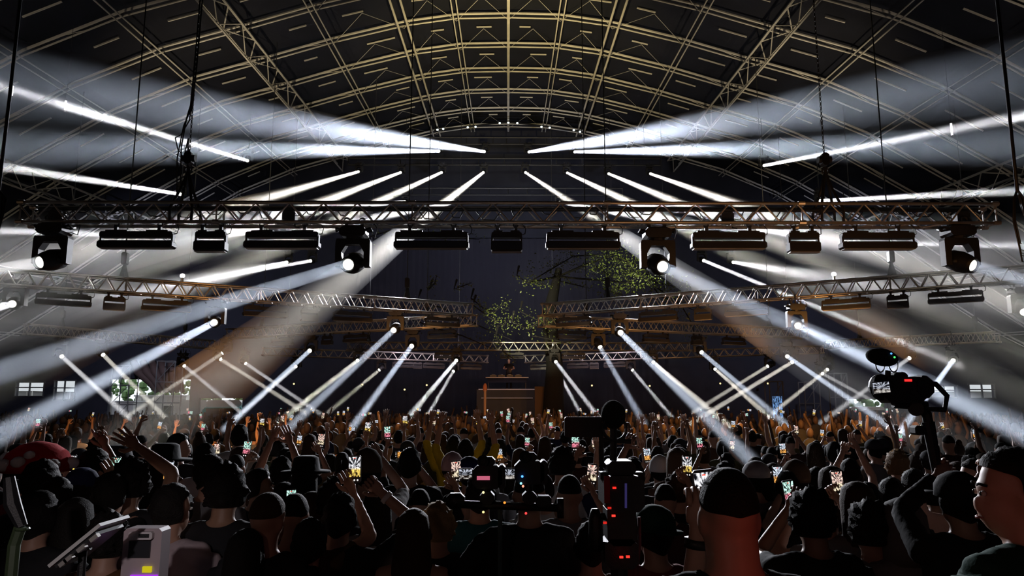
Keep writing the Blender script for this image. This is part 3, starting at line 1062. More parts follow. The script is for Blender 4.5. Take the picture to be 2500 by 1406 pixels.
for a, Y0, e, r, lum, Y, lab in SIDE:
    rig(a, Y0, e, r, lum, WHITE, 'small moving head: ' + lab, end_Y=Y, ext=1.2, dens=0.05, pipe=at(*a, Y0).z + 2.5, s=0.9, group='heads at the sides of the hall')

# flood heads and cones added to give the broad grey haze at both sides
ADDED_FLOOD = [((640, 560), 33, (-60, 650), 120, 0.11, 16), ((1850, 560), 33, (2560, 660), 120, 0.10, 16), ((700, 640), 33, (-40, 800), 90, 0.1, 16), ((1790, 640), 33, (2560, 770), 90, 0.09, 16)]
for k, (a, Y0, e, r, lum, Y) in enumerate(ADDED_FLOOD):
    rig(a, Y0, e, r, lum, WHITE, 'added dim flood head behind the battens, %s of the broad hazy beams' % ORD[k], end_Y=Y, ext=1.25, noise=0.6, nscale=0.3, dens=0.08, pipe=None, s=0.8, group='added flood heads behind the battens')


# ------------------------------------------------------------------ people
SKINS = [mat('warm skin', c, 0.5, 0, 0.4) for c in ((0.42, 0.24, 0.17), (0.50, 0.30, 0.22), (0.30, 0.17, 0.11), (0.58, 0.36, 0.27))]


def cloth(c):
    return mat('cotton cloth', c, 0.85, 0, 0.15, bump=0.25, bscale=40)


def hairm(c):
    return mat('hair strands', c, 0.7, 0, 0.18, bump=0.6, bscale=140)


TEE, GREY, PINKW, TEAL_T, WHITE_T, RED_T, OLIVE, YEL, NAVY, BRN = (0.016, 0.016, 0.018), (0.16, 0.16, 0.17), (0.42, 0.34, 0.36), (0.015, 0.08, 0.10), (0.55, 0.55, 0.56), (0.22, 0.03, 0.03), (0.08, 0.08, 0.04), (0.55, 0.40, 0.03), (0.02, 0.025, 0.07), (0.10, 0.055, 0.035)
DK, BR, BL, RD = (0.010, 0.008, 0.007), (0.045, 0.025, 0.015), (0.30, 0.20, 0.10), (0.16, 0.06, 0.03)
UA, FA = 0.29, 0.26


def ik(sh, target, bend):
    d = target - sh
    L = min(d.length, (UA + FA) * 0.985)
    u = d.normalized()
    a = (UA * UA - FA * FA + L * L) / (2 * L)
    h = math.sqrt(max(0.0, UA * UA - a * a))
    n = bend - u * bend.dot(u)
    n = n.normalized() if n.length > 1e-5 else u.orthogonal().normalized()
    return sh + u * a + n * h, sh + u * L


def hand(mb, fine, wrist, d, side, style, s=1.0):
    """Palm and five fingers; d points along the hand, side points to the thumb, the palm faces d x side."""
    d = d.normalized()
    side = (side - d * side.dot(d)).normalized()
    n = d.cross(side)
    rot = Matrix((side, n, d)).transposed()
    mb.ball(wrist + d * 0.05, V((0.043, 0.018, 0.056)) * s, 10, 6, rot)
    lens_ = (0.072, 0.08, 0.075, 0.06)
    curl = {'open': 0.12, 'claw': 0.5, 'hold': 0.95, 'fist': 1.55, 'point': 1.5}[style]
    for k in range(4):
        off = side * (0.030 - k * 0.020) * s
        c = 0.05 if style == 'point' and k == 0 else curl
        p = wrist + d * 0.092 * s + off
        dd = (d + side * ((0.20 - 0.14 * k) if style == 'open' else (0.06 - 0.04 * k))).normalized()
        pts, L = [p - d * 0.02], lens_[k] * s
        a = 0
        q = p
        for j, fr in enumerate((0.45, 0.32, 0.23)):
            pts.append(q)
            a += c * (0.8 if j == 0 else 1.0)
            q = q + (dd * math.cos(a) + n * math.sin(a)) * L * fr
        pts.append(q)
        fine.tube(pts, [0.0105 * s, 0.0105 * s, 0.0095 * s, 0.0085 * s, 0.006 * s], 6)
    p = wrist + d * 0.03 * s + side * 0.032 * s
    t1 = (side * (1.0 if style in ('open', 'claw') else 0.55) + d * 0.7 + n * (0.1 if style == 'open' else 0.6)).normalized()
    t2 = (d * 0.85 + side * 0.25 + n * (0.15 if style == 'open' else 0.6)).normalized()
    fine.tube([p - t1 * 0.02, p + t1 * 0.035 * s, p + t1 * 0.035 * s + t2 * 0.03 * s], [0.013 * s, 0.012 * s, 0.008 * s], 6)


class Person:
    """A figure of standing height H; its own space faces +Y with the feet on z = 0."""

    def __init__(s, H=1.75, hair='short', build=1.0, arms=(None, None), hands=('hold', 'hold'), skin=0, shirt=TEE, sleeve=0.55, trousers=(0.015, 0.015, 0.02), hairc=DK, turn=0.0, tilt=0.0, lean=0.0, voxel=0.02, hat=None, neck=1.0, trim=None, bands=None, face=False):
        s.__dict__.update(locals())
        k = H / 1.75
        s.k = k
        s.segs = []
        mb, s.fine = MB(), MB()
        w = build
        ly = lean
        mb.loft([(0, -0.01, .84, .12 * w, .10 * w), (0, 0, .92, .165 * w, .115 * w), (0, 0.0, 1.05, .145 * w, .10 * w), (0, 0.01 + ly * .3, 1.22, .165 * w, .115 * w), (0, 0.0 + ly * .7, 1.35, .18 * w, .115 * w), (0, -0.015 + ly, 1.435, .135 * w, .085 * w), (0, -0.02 + ly, 1.475, .07 * w, .06)], 18)
        s.seg((0, 0, .92), (0, ly * .5, 1.2), .15 * w, .15 * w, 'torso')
        s.seg((-.09, ly, 1.36), (.09, ly, 1.36), .11 * w, .11 * w, 'torso')
        mb.tube([(-0.175 * w, ly - .01, 1.415), (0, ly - .02, 1.45), (0.175 * w, ly - .01, 1.415)], [0.055, 0.06, 0.055], 10)
        s.seg((-.16 * w, ly, 1.41), (.16 * w, ly, 1.41), .06, .06, 'torso')
        hc = V((0, 0.02 + ly, 1.628))
        s.hc = hc
        mb.tube([(0, -0.015 + ly, 1.42), (0, -0.005 + ly, 1.52), (0, 0.01 + ly, 1.6)], [0.062 * neck, 0.056 * neck, 0.056 * neck], 12)
        s.seg((0, ly, 1.44), (0, ly, 1.53), .058 * neck, .056 * neck, 'neck')
        R = Matrix.Rotation(turn, 3, 'Z') @ Matrix.Rotation(tilt, 3, 'X')
        s.R = R
        P = lambda x, y, z: hc + R @ V((x, y, z))
        mb.ball(P(0, -0.008, 0.022), V((0.071, 0.092, 0.10)), 16, 10, R)          # skull
        mb.ball(P(0, 0.018, -0.045), V((0.057, 0.074, 0.078)), 14, 8, R)          # jaw
        mb.ball(P(0, 0.088, -0.028), V((0.014, 0.022, 0.026)), 8, 5, R)           # nose
        mb.ball(P(0, 0.07, 0.018), V((0.05, 0.024, 0.016)), 8, 5, R)              # brow
        mb.ball(P(0, 0.078, -0.066), V((0.027, 0.016, 0.010)), 8, 5, R)           # lips
        for sx in (-1, 1):
            mb.ball(P(sx * 0.074, -0.006, -0.012), V((0.012, 0.02, 0.034)), 8, 5, R)   # ears
        s.seg(hc + V((0, 0, -.03)), hc + V((0, 0, .04)), .085, .085, 'head')
        s.wr = {}
        for i, sx in enumerate((-1, 1)):
            sh = V((sx * 0.185 * w, ly - .005, 1.405))
            pose = arms[i]
            if pose is None:
                el, wr = sh + V((sx * .055, -.03, -.285)), sh + V((sx * .07, .04, -.54))
            else:
                el, wr = pose
                el, wr = V(el), V(wr)
            ex = 0.95 + 0.25 * (w - 1)
            mb.tube([sh + (sh - el).normalized() * .01, sh.lerp(el, .35), el, ], [.056 * ex, .05 * ex, .040 * ex], 10)
            mb.tube([el + (el - wr).normalized() * .01, el.lerp(wr, .3), wr], [.040 * ex, .040 * ex, .027], 10)
            s.seg(sh, el, .055 * ex, .042 * ex, 'uarm%d' % i)
            s.seg(el, wr, .042 * ex, .03, 'farm%d' % i)
            d = (wr - el).normalized()
            st = hands[i]
            side = V((-sx, 0, 0)) if st != 'side' else V((0, 1, 0))
            if pose is None:
                side = V((0, 1, 0))
            hand(mb, s.fine, wr, d, side, 'claw' if pose is None else st)
            s.seg(wr, wr + d * .1, .035, .035, 'hand')
            s.__dict__.setdefault('fd', {})[i] = (wr - d * .03, d)
            s.wr[i] = wr + d * 0.09
            hip = V((sx * .088, 0, .92))
            kn, an = V((sx * .10, .03, .49)), V((sx * .11, -.02, .09))
            mb.tube([hip, hip.lerp(kn, .3), kn], [.088 * w, .082 * w, .055], 10)
            mb.tube([kn, kn.lerp(an, .3), an], [.055, .056, .038], 10)
            mb.tube([an + V((0, -.03, -.05)), an + V((0, .08, -.055)), an + V((sx * .02, .17, -.065))], [.036, .04, .026], 8)
            s.seg(hip, kn, .085 * w, .055, 'leg')
            s.seg(kn, an, .055, .04, 'leg')
            s.seg(an + V((0, 0, -.05)), an + V((0, .17, -.06)), .03, .03, 'foot')
        s.raw = mb

    def seg(s, a, b, ra, rb, lab):
        s.segs.append((np.array(V(a)), np.array(V(b)), ra, rb, lab))


def eval_bodies(people):
    """Fuse every figure's rough volumes into one continuous skin (voxel remesh), all in one evaluation."""
    obs = []
    for p in people:
        o = bpy.data.objects.new('person', p.raw.mesh('person'))
        COL.objects.link(o)
        m = o.modifiers.new('fuse', 'REMESH')
        m.mode = 'VOXEL'
        m.voxel_size = p.voxel
        m = o.modifiers.new('soften', 'SMOOTH')
        m.factor = 0.5
        m.iterations = 3
        obs.append(o)
    bpy.context.view_layer.update()
    dg = bpy.context.evaluated_depsgraph_get()
    for p, o in zip(people, obs):
        me = bpy.data.meshes.new_from_object(o.evaluated_get(dg))
        n, nf = len(me.vertices), len(me.polygons)
        co = np.empty(n * 3)
        me.vertices.foreach_get('co', co)
        no = np.empty(n * 3)
        me.vertices.foreach_get('normal', no)
        p.co, p.no = co.reshape(-1, 3), no.reshape(-1, 3)
        lv = np.empty(len(me.loops), dtype=np.int64)
        me.loops.foreach_get('vertex_index', lv)
        lt = np.empty(nf, dtype=np.int64)
        me.polygons.foreach_get('loop_total', lt)
        p.quads = lv.reshape(-1, 4) if len(lv) == nf * 4 else np.array([list(f.vertices)[:4] for f in me.polygons])
        old = o.data
        bpy.data.objects.remove(o)
        bpy.data.meshes.remove(old)
        bpy.data.meshes.remove(me)


def np_mesh(name, vs, fs, m, smooth=True, extra=None):
    me = bpy.data.meshes.new(name)
    vs = [tuple(x) for x in vs]
    fs = [tuple(int(i) for i in f) for f in fs]
    if extra is not None:
        k = len(vs)
        vs += list(extra.v)
        fs += [tuple(i + k for i in f) for f in extra.f]
    me.from_pydata(vs, [], fs)
    me.materials.append(m)
    me.polygons.foreach_set('use_smooth', [smooth] * len(me.polygons))
    me.update()
    return me


def patch(p, keep, push, name, m, lump=0.0):
    """A garment or a head of hair: the part of the skin that KEEP selects, lifted off it by PUSH."""
    f = p.quads[keep]
    if len(f) == 0:
        return None
    used, inv = np.unique(f, return_inverse=True)
    v = p.co[used] + p.no[used] * push
    if lump:
        w = np.sin(v[:, 0] * 90 + v[:, 2] * 40) * np.sin(v[:, 2] * 75 + v[:, 1] * 55) * lump
        w = w + np.sin(v[:, 0] * 210 + v[:, 1] * 170) * np.sin(v[:, 2] * 190 - v[:, 0] * 120) * lump * 0.7
        if name == 'hair':
            w = w + np.random.default_rng(int(v[0, 0] * 1e4) & 255).normal(0, lump * 0.55, len(v))
        v = v + p.no[used] * w[:, None]
    q4 = inv.reshape(-1, 4)                  # even out the cut edge so that hems and hairlines run smoothly
    ed = np.concatenate([q4[:, [i, (i + 1) % 4]] for i in range(4)])
    ed.sort(axis=1)
    e, cnt = np.unique(ed, axis=0, return_counts=True)
    rim = e[cnt == 1]
    if len(rim):
        deg = np.zeros(len(v))
        np.add.at(deg, rim[:, 0], 1)
        np.add.at(deg, rim[:, 1], 1)
        on = deg > 0
        for _ in range(8):
            acc = np.zeros_like(v)
            np.add.at(acc, rim[:, 0], v[rim[:, 1]])
            np.add.at(acc, rim[:, 1], v[rim[:, 0]])
            v[on] = 0.4 * v[on] + 0.6 * acc[on] / deg[on][:, None]
    return np_mesh(name, v, inv.reshape(-1, 4), m)


def dress(p, root_name='person'):
    """Link the figure: body mesh + clothing and hair as children; returns the top-level body object."""
    c = p.co[p.quads].mean(axis=1)
    best = np.full(len(c), 1e9)
    lab = np.zeros(len(c), dtype=object)
    tt = np.zeros(len(c))
    for a, b_, ra, rb, name in p.segs:
        ab = b_ - a
        t = np.clip(((c - a) @ ab) / max(1e-9, ab @ ab), 0, 1)
        d = np.linalg.norm(c - (a + t[:, None] * ab), axis=1) - (ra + (rb - ra) * t)
        k = d < best
        best[k] = d[k]
        lab[k] = name
        tt[k] = t[k]
    body = bpy.data.objects.new(root_name, np_mesh('person', p.co, p.quads, SKINS[p.skin], True, p.fine))
    COL.objects.link(body)
    body.scale = (p.k,) * 3
    isarm = np.isin(lab, ['uarm0', 'uarm1'])
    isf = np.isin(lab, ['farm0', 'farm1'])
    tor = lab == 'torso'
    up = c[:, 2] > 0.95
    neckline = (lab == 'neck') & (c[:, 2] < 1.47)
    sl = p.sleeve
    keep = (tor & up) | neckline | (isarm & (tt < min(1, sl))) | (isf & (tt < sl - 1)) | (np.isin(lab, ['leg']) & up)
    if sl < 0:                                # vest: bare shoulders and upper back
        keep = (tor & up & (c[:, 2] < 1.36))
    me = patch(p, keep, 0.012, 'shirt', cloth(p.shirt), 0.002)
    if me:
        place('shirt', me, body)
    me = patch(p, (~up & tor) | (lab == 'leg'), 0.010, 'trousers', cloth(p.trousers))
    if me:
        place('trousers', me, body)
    me = patch(p, lab == 'foot', 0.009, 'shoes', BLACK2)
    if me:
        place('shoes', me, body)
    q = (c - np.array(p.hc)) @ np.array(p.R)
    hd = (lab == 'head') | ((lab == 'neck') & (c[:, 2] > 1.5))
    hm = hairm(p.hairc)
    front = q[:, 2] > 0.045 + np.clip(q[:, 1], -0.1, 1) * 0.25
    if p.hair == 'short':
        keep, push, lump = hd & ((q[:, 2] > 0.05 + q[:, 1] * 0.3) | ((q[:, 1] < 0.0) & (q[:, 2] > -0.098 + np.abs(q[:, 0]) * 0.75))), 0.011, 0.004
    elif p.hair == 'curly':
        keep, push, lump = hd & ((q[:, 2] > 0.05 + q[:, 1] * 0.3) | ((q[:, 1] < 0.02) & (q[:, 2] > -0.07))), 0.024, 0.010
    elif p.hair == 'buzz':
        keep, push, lump = hd & ((q[:, 2] > 0.03 + q[:, 1] * 0.3) & (q[:, 2] > 0.012)), 0.006, 0.0
    elif p.hair in ('long', 'bun', 'tail'):
        keep, push, lump = hd & ((q[:, 2] > 0.05 + q[:, 1] * 0.3) | ((q[:, 1] < 0.0) & (q[:, 2] > -0.09))), 0.014, 0.002
    else:
        keep, push, lump = hd & (q[:, 1] < -0.01) & (q[:, 2] > -0.06), 0.006, 0.0
    T = Matrix.Translation(p.hc) @ p.R.to_4x4()
    for i, (nm, col) in (p.bands or {}).items():
        w, d = p.fd[i]
        MB().tube([w - d * .012, w + d * .012], .036, 12).build(nm, mat('strap material', col, .5), body, True)
    if p.trim:
        b = MB()
        b.tube([(-.17, .02, 1.425), (-.115, -.045, 1.462), (-.05, -.085, 1.468), (.05, -.085, 1.468), (.115, -.045, 1.462), (.17, .02, 1.425)], .009, 6)
        b.tube([(-.115, .0, 1.46), (-.10, .07, 1.43), (-.03, .115, 1.37), (.0, .13, 1.33)], .009, 6)
        b.build('piping', cloth(p.trim), body, True)
    if p.face:
        for sx in (-1, 1):
            b = MB().ball(V((sx * .030, .083, .002)), (.013, .008, .008), 8, 5)
            b.v = [tuple(T @ V(v)) for v in b.v]
            e = b.build('eye', mat('eye white', (.55, .53, .5), .3), body, True)
            b = MB().ball(V((sx * .030, .089, .002)), (.006, .004, .006), 8, 5)
            b.v = [tuple(T @ V(v)) for v in b.v]
            b.build('iris', mat('dark iris', (.02, .015, .01), .2), e, True)
            b = MB().tube([V((sx * .048, .078, .024)), V((sx * .03, .092, .028)), V((sx * .014, .093, .024))], .004, 5)
            b.v = [tuple(T @ V(v)) for v in b.v]
            b.build('eyebrow', hairm(p.hairc), body, True)
        b = MB().tube([V((-.024, .088, -.064)), V((0, .096, -.066)), V((.024, .088, -.064))], [.002, .005, .002], 6)
        b.v = [tuple(T @ V(v)) for v in b.v]
        b.build('lips', mat('lip skin', (.35, .13, .11), .4), body, True)
    hb = MB()
    if p.hair == 'long':
        secs = [(0, -.01, .115, .05, .06), (0, -.012, .09, .075, .088), (0, -.02, .03, .088, .10), (0, -.035, -.06, .094, .085), (0, -.06, -.16, .105, .066), (0, -.085, -.26, .112, .05), (0, -.10, -.36, .105, .04), (0, -.105, -.45, .075, .028), (0, -.105, -.48, .03, .012)]
        hb.loft(secs, 18)
    elif p.hair == 'bun':
        hb.ball((0, -.06, .12), .05, 12, 8)
    elif p.hair == 'tail':
        hb.tube([(0, -.09, .05), (0, -.15, .04), (0, -.17, -.06), (0, -.15, -.2), (0, -.14, -.3)], [.02, .034, .036, .028, .006], 8)
    hb.v = [tuple(T @ V(v)) for v in hb.v]
    me = patch(p, keep, push, 'hair', hm, lump)
    if me:
        if hb.v:
            vs = [tuple(v.co) for v in me.vertices]
            fs = [tuple(f.vertices) for f in me.polygons]
            me = np_mesh('hair', vs, fs, hm, True, hb)
        place('hair', me, body)
    if p.hat:
        kind, col = p.hat
        m = cloth(col)
        hb = MB()
        if kind in ('cap', 'backcap'):
            hb.loft([(0, -.006, .02, .094, .114), (0, -.006, .07, .092, .11), (0, -.006, .105, .072, .086), (0, -.006, .128, .035, .04), (0, -.006, .132, .008, .01)], 18)
            br = MB().loft([(0, 0.12, .022, .07, .075), (0, 0.122, .03, .072, .077)], 14)
            if kind == 'backcap':
                br.v = [(v[0], -v[1], v[2]) for v in br.v]
            hb.add(br.v, br.f)
        elif kind == 'beanie':
            hb.loft([(0, -.008, .0, .094, .112), (0, -.008, .035, .098, .116), (0, -.01, .09, .088, .104), (0, -.012, .135, .055, .064), (0, -.012, .155, .012, .014)], 18)
        elif kind == 'wide':
            hb.loft([(0, 0, .05, .17, .18), (0, 0, .06, .172, .182), (0, 0, .064, .10, .118), (0, 0, .15, .085, .10), (0, 0, .165, .06, .07)], 20)
        elif kind == 'bucket':
            hb.loft([(0, 0, .01, .14, .15), (0, 0, .02, .142, .152), (0, 0, .06, .098, .115), (0, 0, .13, .082, .095), (0, 0, .138, .05, .06)], 20)
        elif kind == 'hood':
            hb.loft([(0, -.01, -.17, .12, .10), (0, -.02, -.08, .108, .118), (0, -.02, .0, .106, .122), (0, -.02, .07, .10, .116), (0, -.018, .12, .07, .08), (0, -.015, .145, .02, .02)], 18)
        elif kind == 'mushroom':
            hb.loft([(0, 0, .06, .09, .10), (0, 0, .05, .20, .20), (0, 0, .09, .21, .21), (0, 0, .17, .17, .17), (0, 0, .22, .10, .10), (0, 0, .24, .02, .02)], 20)
        hb.v = [tuple(T @ V(v)) for v in hb.v]
        h = hb.build('hat', m, body, True)
        if kind == 'mushroom':
            sp = MB()
            for a, z, r in ((0.2, .1, .05), (1.2, .15, .04), (2.2, .09, .05), (3.3, .14, .045), (4.2, .1, .05), (5.0, .16, .035), (5.7, .1, .045), (-1.57, .12, .045)):
                rr = .2 - max(0, z - .1) * .6
                sp.ball((rr * math.cos(a), rr * math.sin(a), z), (r, r, r * .8), 8, 5)
            sp.v = [tuple(T @ V(v)) for v in sp.v]
            sp.build('spots', cloth((0.75, 0.72, 0.7)), h, True)['kind'] = 'stuff'
    return body


# ------------------------------------------------------------------ phones
SCR = []
for k in range(12):
    colA = [(0.75, 0.85, 1.0), (0.9, 0.9, 0.95), (0.6, 1.0, 0.85), (1.0, 0.7, 0.6)][k % 4]
    colB = [(1.0, 0.45, 0.10), (1.0, 0.7, 0.15), (0.9, 0.25, 0.35), (1.0, 0.85, 0.6)][k % 4]
    SCR.append(screen_mat('live camera picture', k, (colA, colB), 1.35, 5.0 + k % 3))


def phone_parts(w=0.072, h=0.15):
    t = bpy.data.objects.new('phone', None)
    COL.objects.link(t)
    MB().box((0, 0, 0), (w, 0.008, h), ch=0.008).build('case', BLACK2, t)
    sc = MB().box((0, -0.0045, 0.012), (w * 0.90, 0.002, h * 0.72)).build('screen', SCR[0], t)
    MB().box((0, -0.0058, 0.012 + h * 0.31), (w * 0.16, 0.001, 0.004)).build('record_dot', glow('red record mark', (1, 0.08, 0.04), 1.2), sc)
    for k in range(3):
        MB().tube([(w * 0.25 * (k - 1), -0.0045, -h * 0.40), (w * 0.25 * (k - 1), -0.0056, -h * 0.40)], 0.005, 8).build('button', glow('white button light', (1, 0.95, 0.9), 0.9), sc)
    return t


PH = phone_parts()
ph_n = [0]


def phone(loc, label, group=None, land=False, yaw=0.0, roll=0.0, pitch=0.0, scale=1.0, bright=1.0):
    o = PH if ph_n[0] == 0 else copy_tree(PH)
    k = ph_n[0]
    ph_n[0] += 1
    o.location = loc
    o.rotation_euler = (pitch, roll + (math.pi / 2 if land else 0), yaw)
    o.scale = (scale,) * 3
    for ch in o.children:
        if ch.name.startswith('screen'):
            if k:
                ch.material_slots[0].link = 'OBJECT'
                ch.material_slots[0].material = SCR[k % len(SCR)]
            if scale != 1.0 or True:
                pass
    return tag(o, label, 'phone', group)


# ------------------------------------------------------------------ the crowd, nearest people first
RISER_Y = 3.45
rz = 0.25
t = thing('camera_riser', 'low black riser deck carrying the camera crew nearest the viewer', 'platform', (0, 1.4, 0))
for k in range(8):
    MB().box((-5.25 + 1.5 * k, 0, 0.225), (1.48, 4.1, 0.05)).build('deck_panel', BLACK, t)
    MB().box((-5.25 + 1.5 * k, 2.0, 0.1), (1.48, 0.05, 0.2)).build('skirt_panel', DRAPE, t)
    MB().box((-5.25 + 1.5 * k, -2.0, 0.1), (0.06, 0.06, 0.2)).build('leg', ALU, t)
NEAR, SPEC = [], []


def near(px, py, Y, label, yaw=0.0, hands_px=None, bend=None, cat='person', **kw):
    """A person whose head top is seen at a pixel; hands_px = {side: (px, py, dY)} wrists seen at pixels."""
    top = at(px, py, Y)
    fl_ = rz if Y < RISER_Y else 0.0
    hat = kw.get('hat')
    H = top.z - fl_ - (0.03 if hat else 0.012)
    k = H / 1.75
    Rz = Matrix.Rotation(-yaw, 3, 'Z')
    arms = [None, None]
    for side, tgt in (hands_px or {}).items():
        if isinstance(tgt, str):
            sx = -1 if side == 0 else 1
            sh = V((sx * .185 * kw.get('build', 1.0), 0, 1.405))
            w = {'front': (sx * .10, .30, 1.15), 'up': (sx * .27, .14, 1.90), 'chest': (sx * .05, .26, 1.30), 'face': (sx * .10, .24, 1.60)}[tgt]
        else:
            pw = at(tgt[0], tgt[1], Y + tgt[2])
            w = Rz @ (pw - V((top.x, Y, fl_))) / k
            sx = -1 if side == 0 else 1
            sh = V((sx * .185 * kw.get('build', 1.0), 0, 1.405))
        arms[side] = ik(sh, V(w), V((bend or {}).get(side, (sx * .6, 0, -.8))))
    p = Person(H=H, arms=tuple(arms), **kw)
    NEAR.append((p, V((top.x, Y, fl_)), yaw, label, cat))
    return p


big = near(1778, 1133, 2.05, 'big man with dark cropped hair and a red lit neck in a black T-shirt', hair='buzz', build=1.12, neck=1.22, sleeve=0.75, hands_px={0: (1703, 1300, .22)}, bend={0: (-.25, -.15, -1)}, hands=('hold', 'hold'), skin=1, voxel=0.013, bands={0: ('wristwatch', (.02, .02, .02))})
near(420, 1178, 3.9, 'man in a pale pink T-shirt beside the white case, dark short hair', hair='short', shirt=PINKW, skin=0, sleeve=0.8, build=1.06, turn=-0.5, voxel=0.014, face=True)
near(655, 1197, 3.62, 'man with cropped brown hair in a black top, in front of the colourful phone', hair='buzz', hairc=BR, shirt=TEE, skin=0, turn=-0.3, voxel=0.014)
near(830, 1200, 4.0, 'man in a black T-shirt raising a fist with a white wristband', hair='short', sleeve=0.6, skin=1, hands_px={1: (934, 1205, .12)}, bend={1: (1, 0, -.7)}, hands=('hold', 'fist'), voxel=0.013, bands={1: ('wristband', (.75, .72, .72))})
near(1010, 1240, 3.9, 'woman with long straight brown hair and bare shoulders in a brown vest', hair='long', hairc=BR, shirt=BRN, sleeve=-1, skin=0, voxel=0.014)
near(1292, 1140, 4.0, 'man in a black T-shirt below the twin cameras, reddish neck', hair='buzz', sleeve=0.85, build=1.1, skin=1, hands_px={0: (1212, 1352, .16)}, bend={0: (-1, -.35, -.5)}, voxel=0.014)
near(1172, 1152, 4.5, 'man in a teal T-shirt standing behind the black clad camera operator', hair='short', shirt=TEAL_T, sleeve=0.8, build=1.08, skin=0, voxel=0.014)
near(1390, 1155, 4.8, 'man with a fade haircut in a grey T-shirt right of the twin cameras', hair='buzz', shirt=GREY, sleeve=0.8, skin=0, voxel=0.014)
near(1597, 1222, 3.6, 'man in a dark green cap worn backwards and a red shirt', hair='short', hat=('backcap', (0.02, 0.06, 0.04)), shirt=RED_T, sleeve=0.7, skin=0, turn=0.3, voxel=0.014)
near(2478, 1088, 2.25, 'man in profile in a dark green jersey with yellow piping at the right edge', hair='short', shirt=(0.01, 0.05, 0.035), sleeve=0.9, build=1.12, turn=0.95, yaw=0.35, skin=1, voxel=0.013, trim=(.5, .42, .04), face=True)
near(2338, 1138, 3.3, 'person in a black long sleeved top holding up the stick mounted camera', hair='short', sleeve=2.0, hat=('cap', (0.012, 0.012, 0.013)), hands_px={0: (2286, 1165, .28)}, bend={0: (-1, 0, -.6)}, skin=0, voxel=0.016)
near(88, 1112, 5.2, 'person in a red mushroom hat with white spots and a red top', hair='short', hat=('mushroom', (0.40, 0.01, 0.015)), shirt=RED_T, skin=1, voxel=0.018)
near(103, 1126, 4.6, 'dark haired person directly in front of the red spotted hat', hair='curly', skin=0, voxel=0.018)
near(320, 1120, 4.5, 'person in black stretching one open hand high, left side', hair='curly', skin=2, hands_px={1: (338, 1092, .15)}, bend={1: (1, 0, -.2)}, hands=('hold', 'open'), sleeve=0.6, voxel=0.014)
near(232, 1098, 5.4, 'dark haired person pointing two fingers up beside the open hand', hair='curly', skin=2, hands_px={1: (258, 1088, .3)}, hands=('hold', 'point'), voxel=0.018)
near(287, 1083, 6.2, 'person in a dark rounded bucket hat left of the haze patch', hair='short', hat=('bucket', (0.015, 0.015, 0.02)), voxel=0.02)
near(200, 1134, 5.0, 'person with a glossy dark blue cap near the left phone', hair='long', hat=('cap', (0.02, 0.03, 0.10)), voxel=0.02)
near(136, 1162, 4.2, 'dark haired person in black below the spotted hat', hair='short', skin=0, voxel=0.018)
near(268, 1150, 4.3, 'person in black filming with a pale phone held in both hands', hair='short', skin=0, hands_px={1: (283, 1168, .35)}, voxel=0.018)
near(402, 1088, 5.6, 'person in a black wide brimmed hat above the phone with the red mark', hair='long', hat=('wide', (0.012, 0.012, 0.014)), voxel=0.02)
near(436, 1056, 7.4, 'man in profile with dark glasses looking right, in the lit haze', hair='short', turn=-1.2, skin=0, voxel=0.018, face=True)
near(513, 1108, 5.2, 'man in a light grey T-shirt with a dark strap over his back', hair='short', shirt=GREY, turn=-0.8, skin=0, sleeve=0.8, voxel=0.016)
near(500, 1080, 6.4, 'broad man in a white T-shirt seen from behind left of centre', hair='short', shirt=WHITE_T, build=1.1, sleeve=0.8, voxel=0.018)
near(552, 1134, 4.1, 'person with big dark curly hair in black between the grey and pink shirts', hair='curly', skin=2, voxel=0.016)
near(576, 1106, 6.6, 'man with a lit neck and white collar behind the big curly hair', hair='buzz', shirt=WHITE_T, skin=1, voxel=0.02)
near(632, 1142, 5.4, 'man in black in profile facing right near the orange phone', hair='short', turn=-1.2, skin=2, voxel=0.018, face=True)
near(586, 1034, 8.6, 'man in a white top with a backpack strap under the long beam', hair='short', shirt=WHITE_T, voxel=0.022)
near(686, 1112, 6.0, 'person with dark hair raising both hands, left of the wide hat', hair='short', skin=1, hands_px={0: (662, 1078, .3), 1: (706, 1066, .3)}, hands=('claw', 'claw'), shirt=BRN, sleeve=0.5, voxel=0.018)
near(746, 1118, 5.6, 'person in a black wide brimmed hat, left of the red phone', hair='long', hat=('wide', (0.012, 0.012, 0.014)), shirt=GREY, voxel=0.018)
near(693, 1170, 5.6, 'person in a flat black cap and an olive top', hair='short', hat=('cap', (0.014, 0.014, 0.014)), shirt=OLIVE, voxel=0.018)
near(815, 1168, 4.7, 'person in black directly behind the raised fist man', hair='curly', voxel=0.02)
near(897, 1094, 5.3, 'person in a brown beanie filming with a tilted phone in both hands', hair='short', hat=('beanie', (0.07, 0.05, 0.035)), shirt=WHITE_T, hands_px={0: (872, 1128, .3), 1: (932, 1122, .3)}, skin=1, sleeve=0.8, voxel=0.016)
near(922, 1192, 4.6, 'person with long black hair behind the raised forearm', hair='long', shirt=GREY, voxel=0.018)
near(1000, 1092, 6.0, 'person holding a phone sideways with one bare forearm hanging over', hair='short', hands_px={1: (1012, 1128, .3)}, skin=1, voxel=0.018)
near(1105, 1103, 6.6, 'person in a pale pink knitted cap beside the dark blue cap', hair='short', hat=('beanie', (0.50, 0.34, 0.34)), voxel=0.018)
near(1146, 1108, 6.0, 'person in a glossy dark blue cap beside the pale pink cap', hair='short', hat=('cap', (0.015, 0.02, 0.10)), voxel=0.018)
near(1186, 1116, 6.4, 'person in a grey hood behind the twin cameras', hair='short', hat=('hood', (0.2, 0.2, 0.2)), shirt=GREY, voxel=0.018)
near(1070, 1228, 4.2, 'person with pale highlighted hair left of the teal T-shirt', hair='curly', hairc=BL, voxel=0.018)
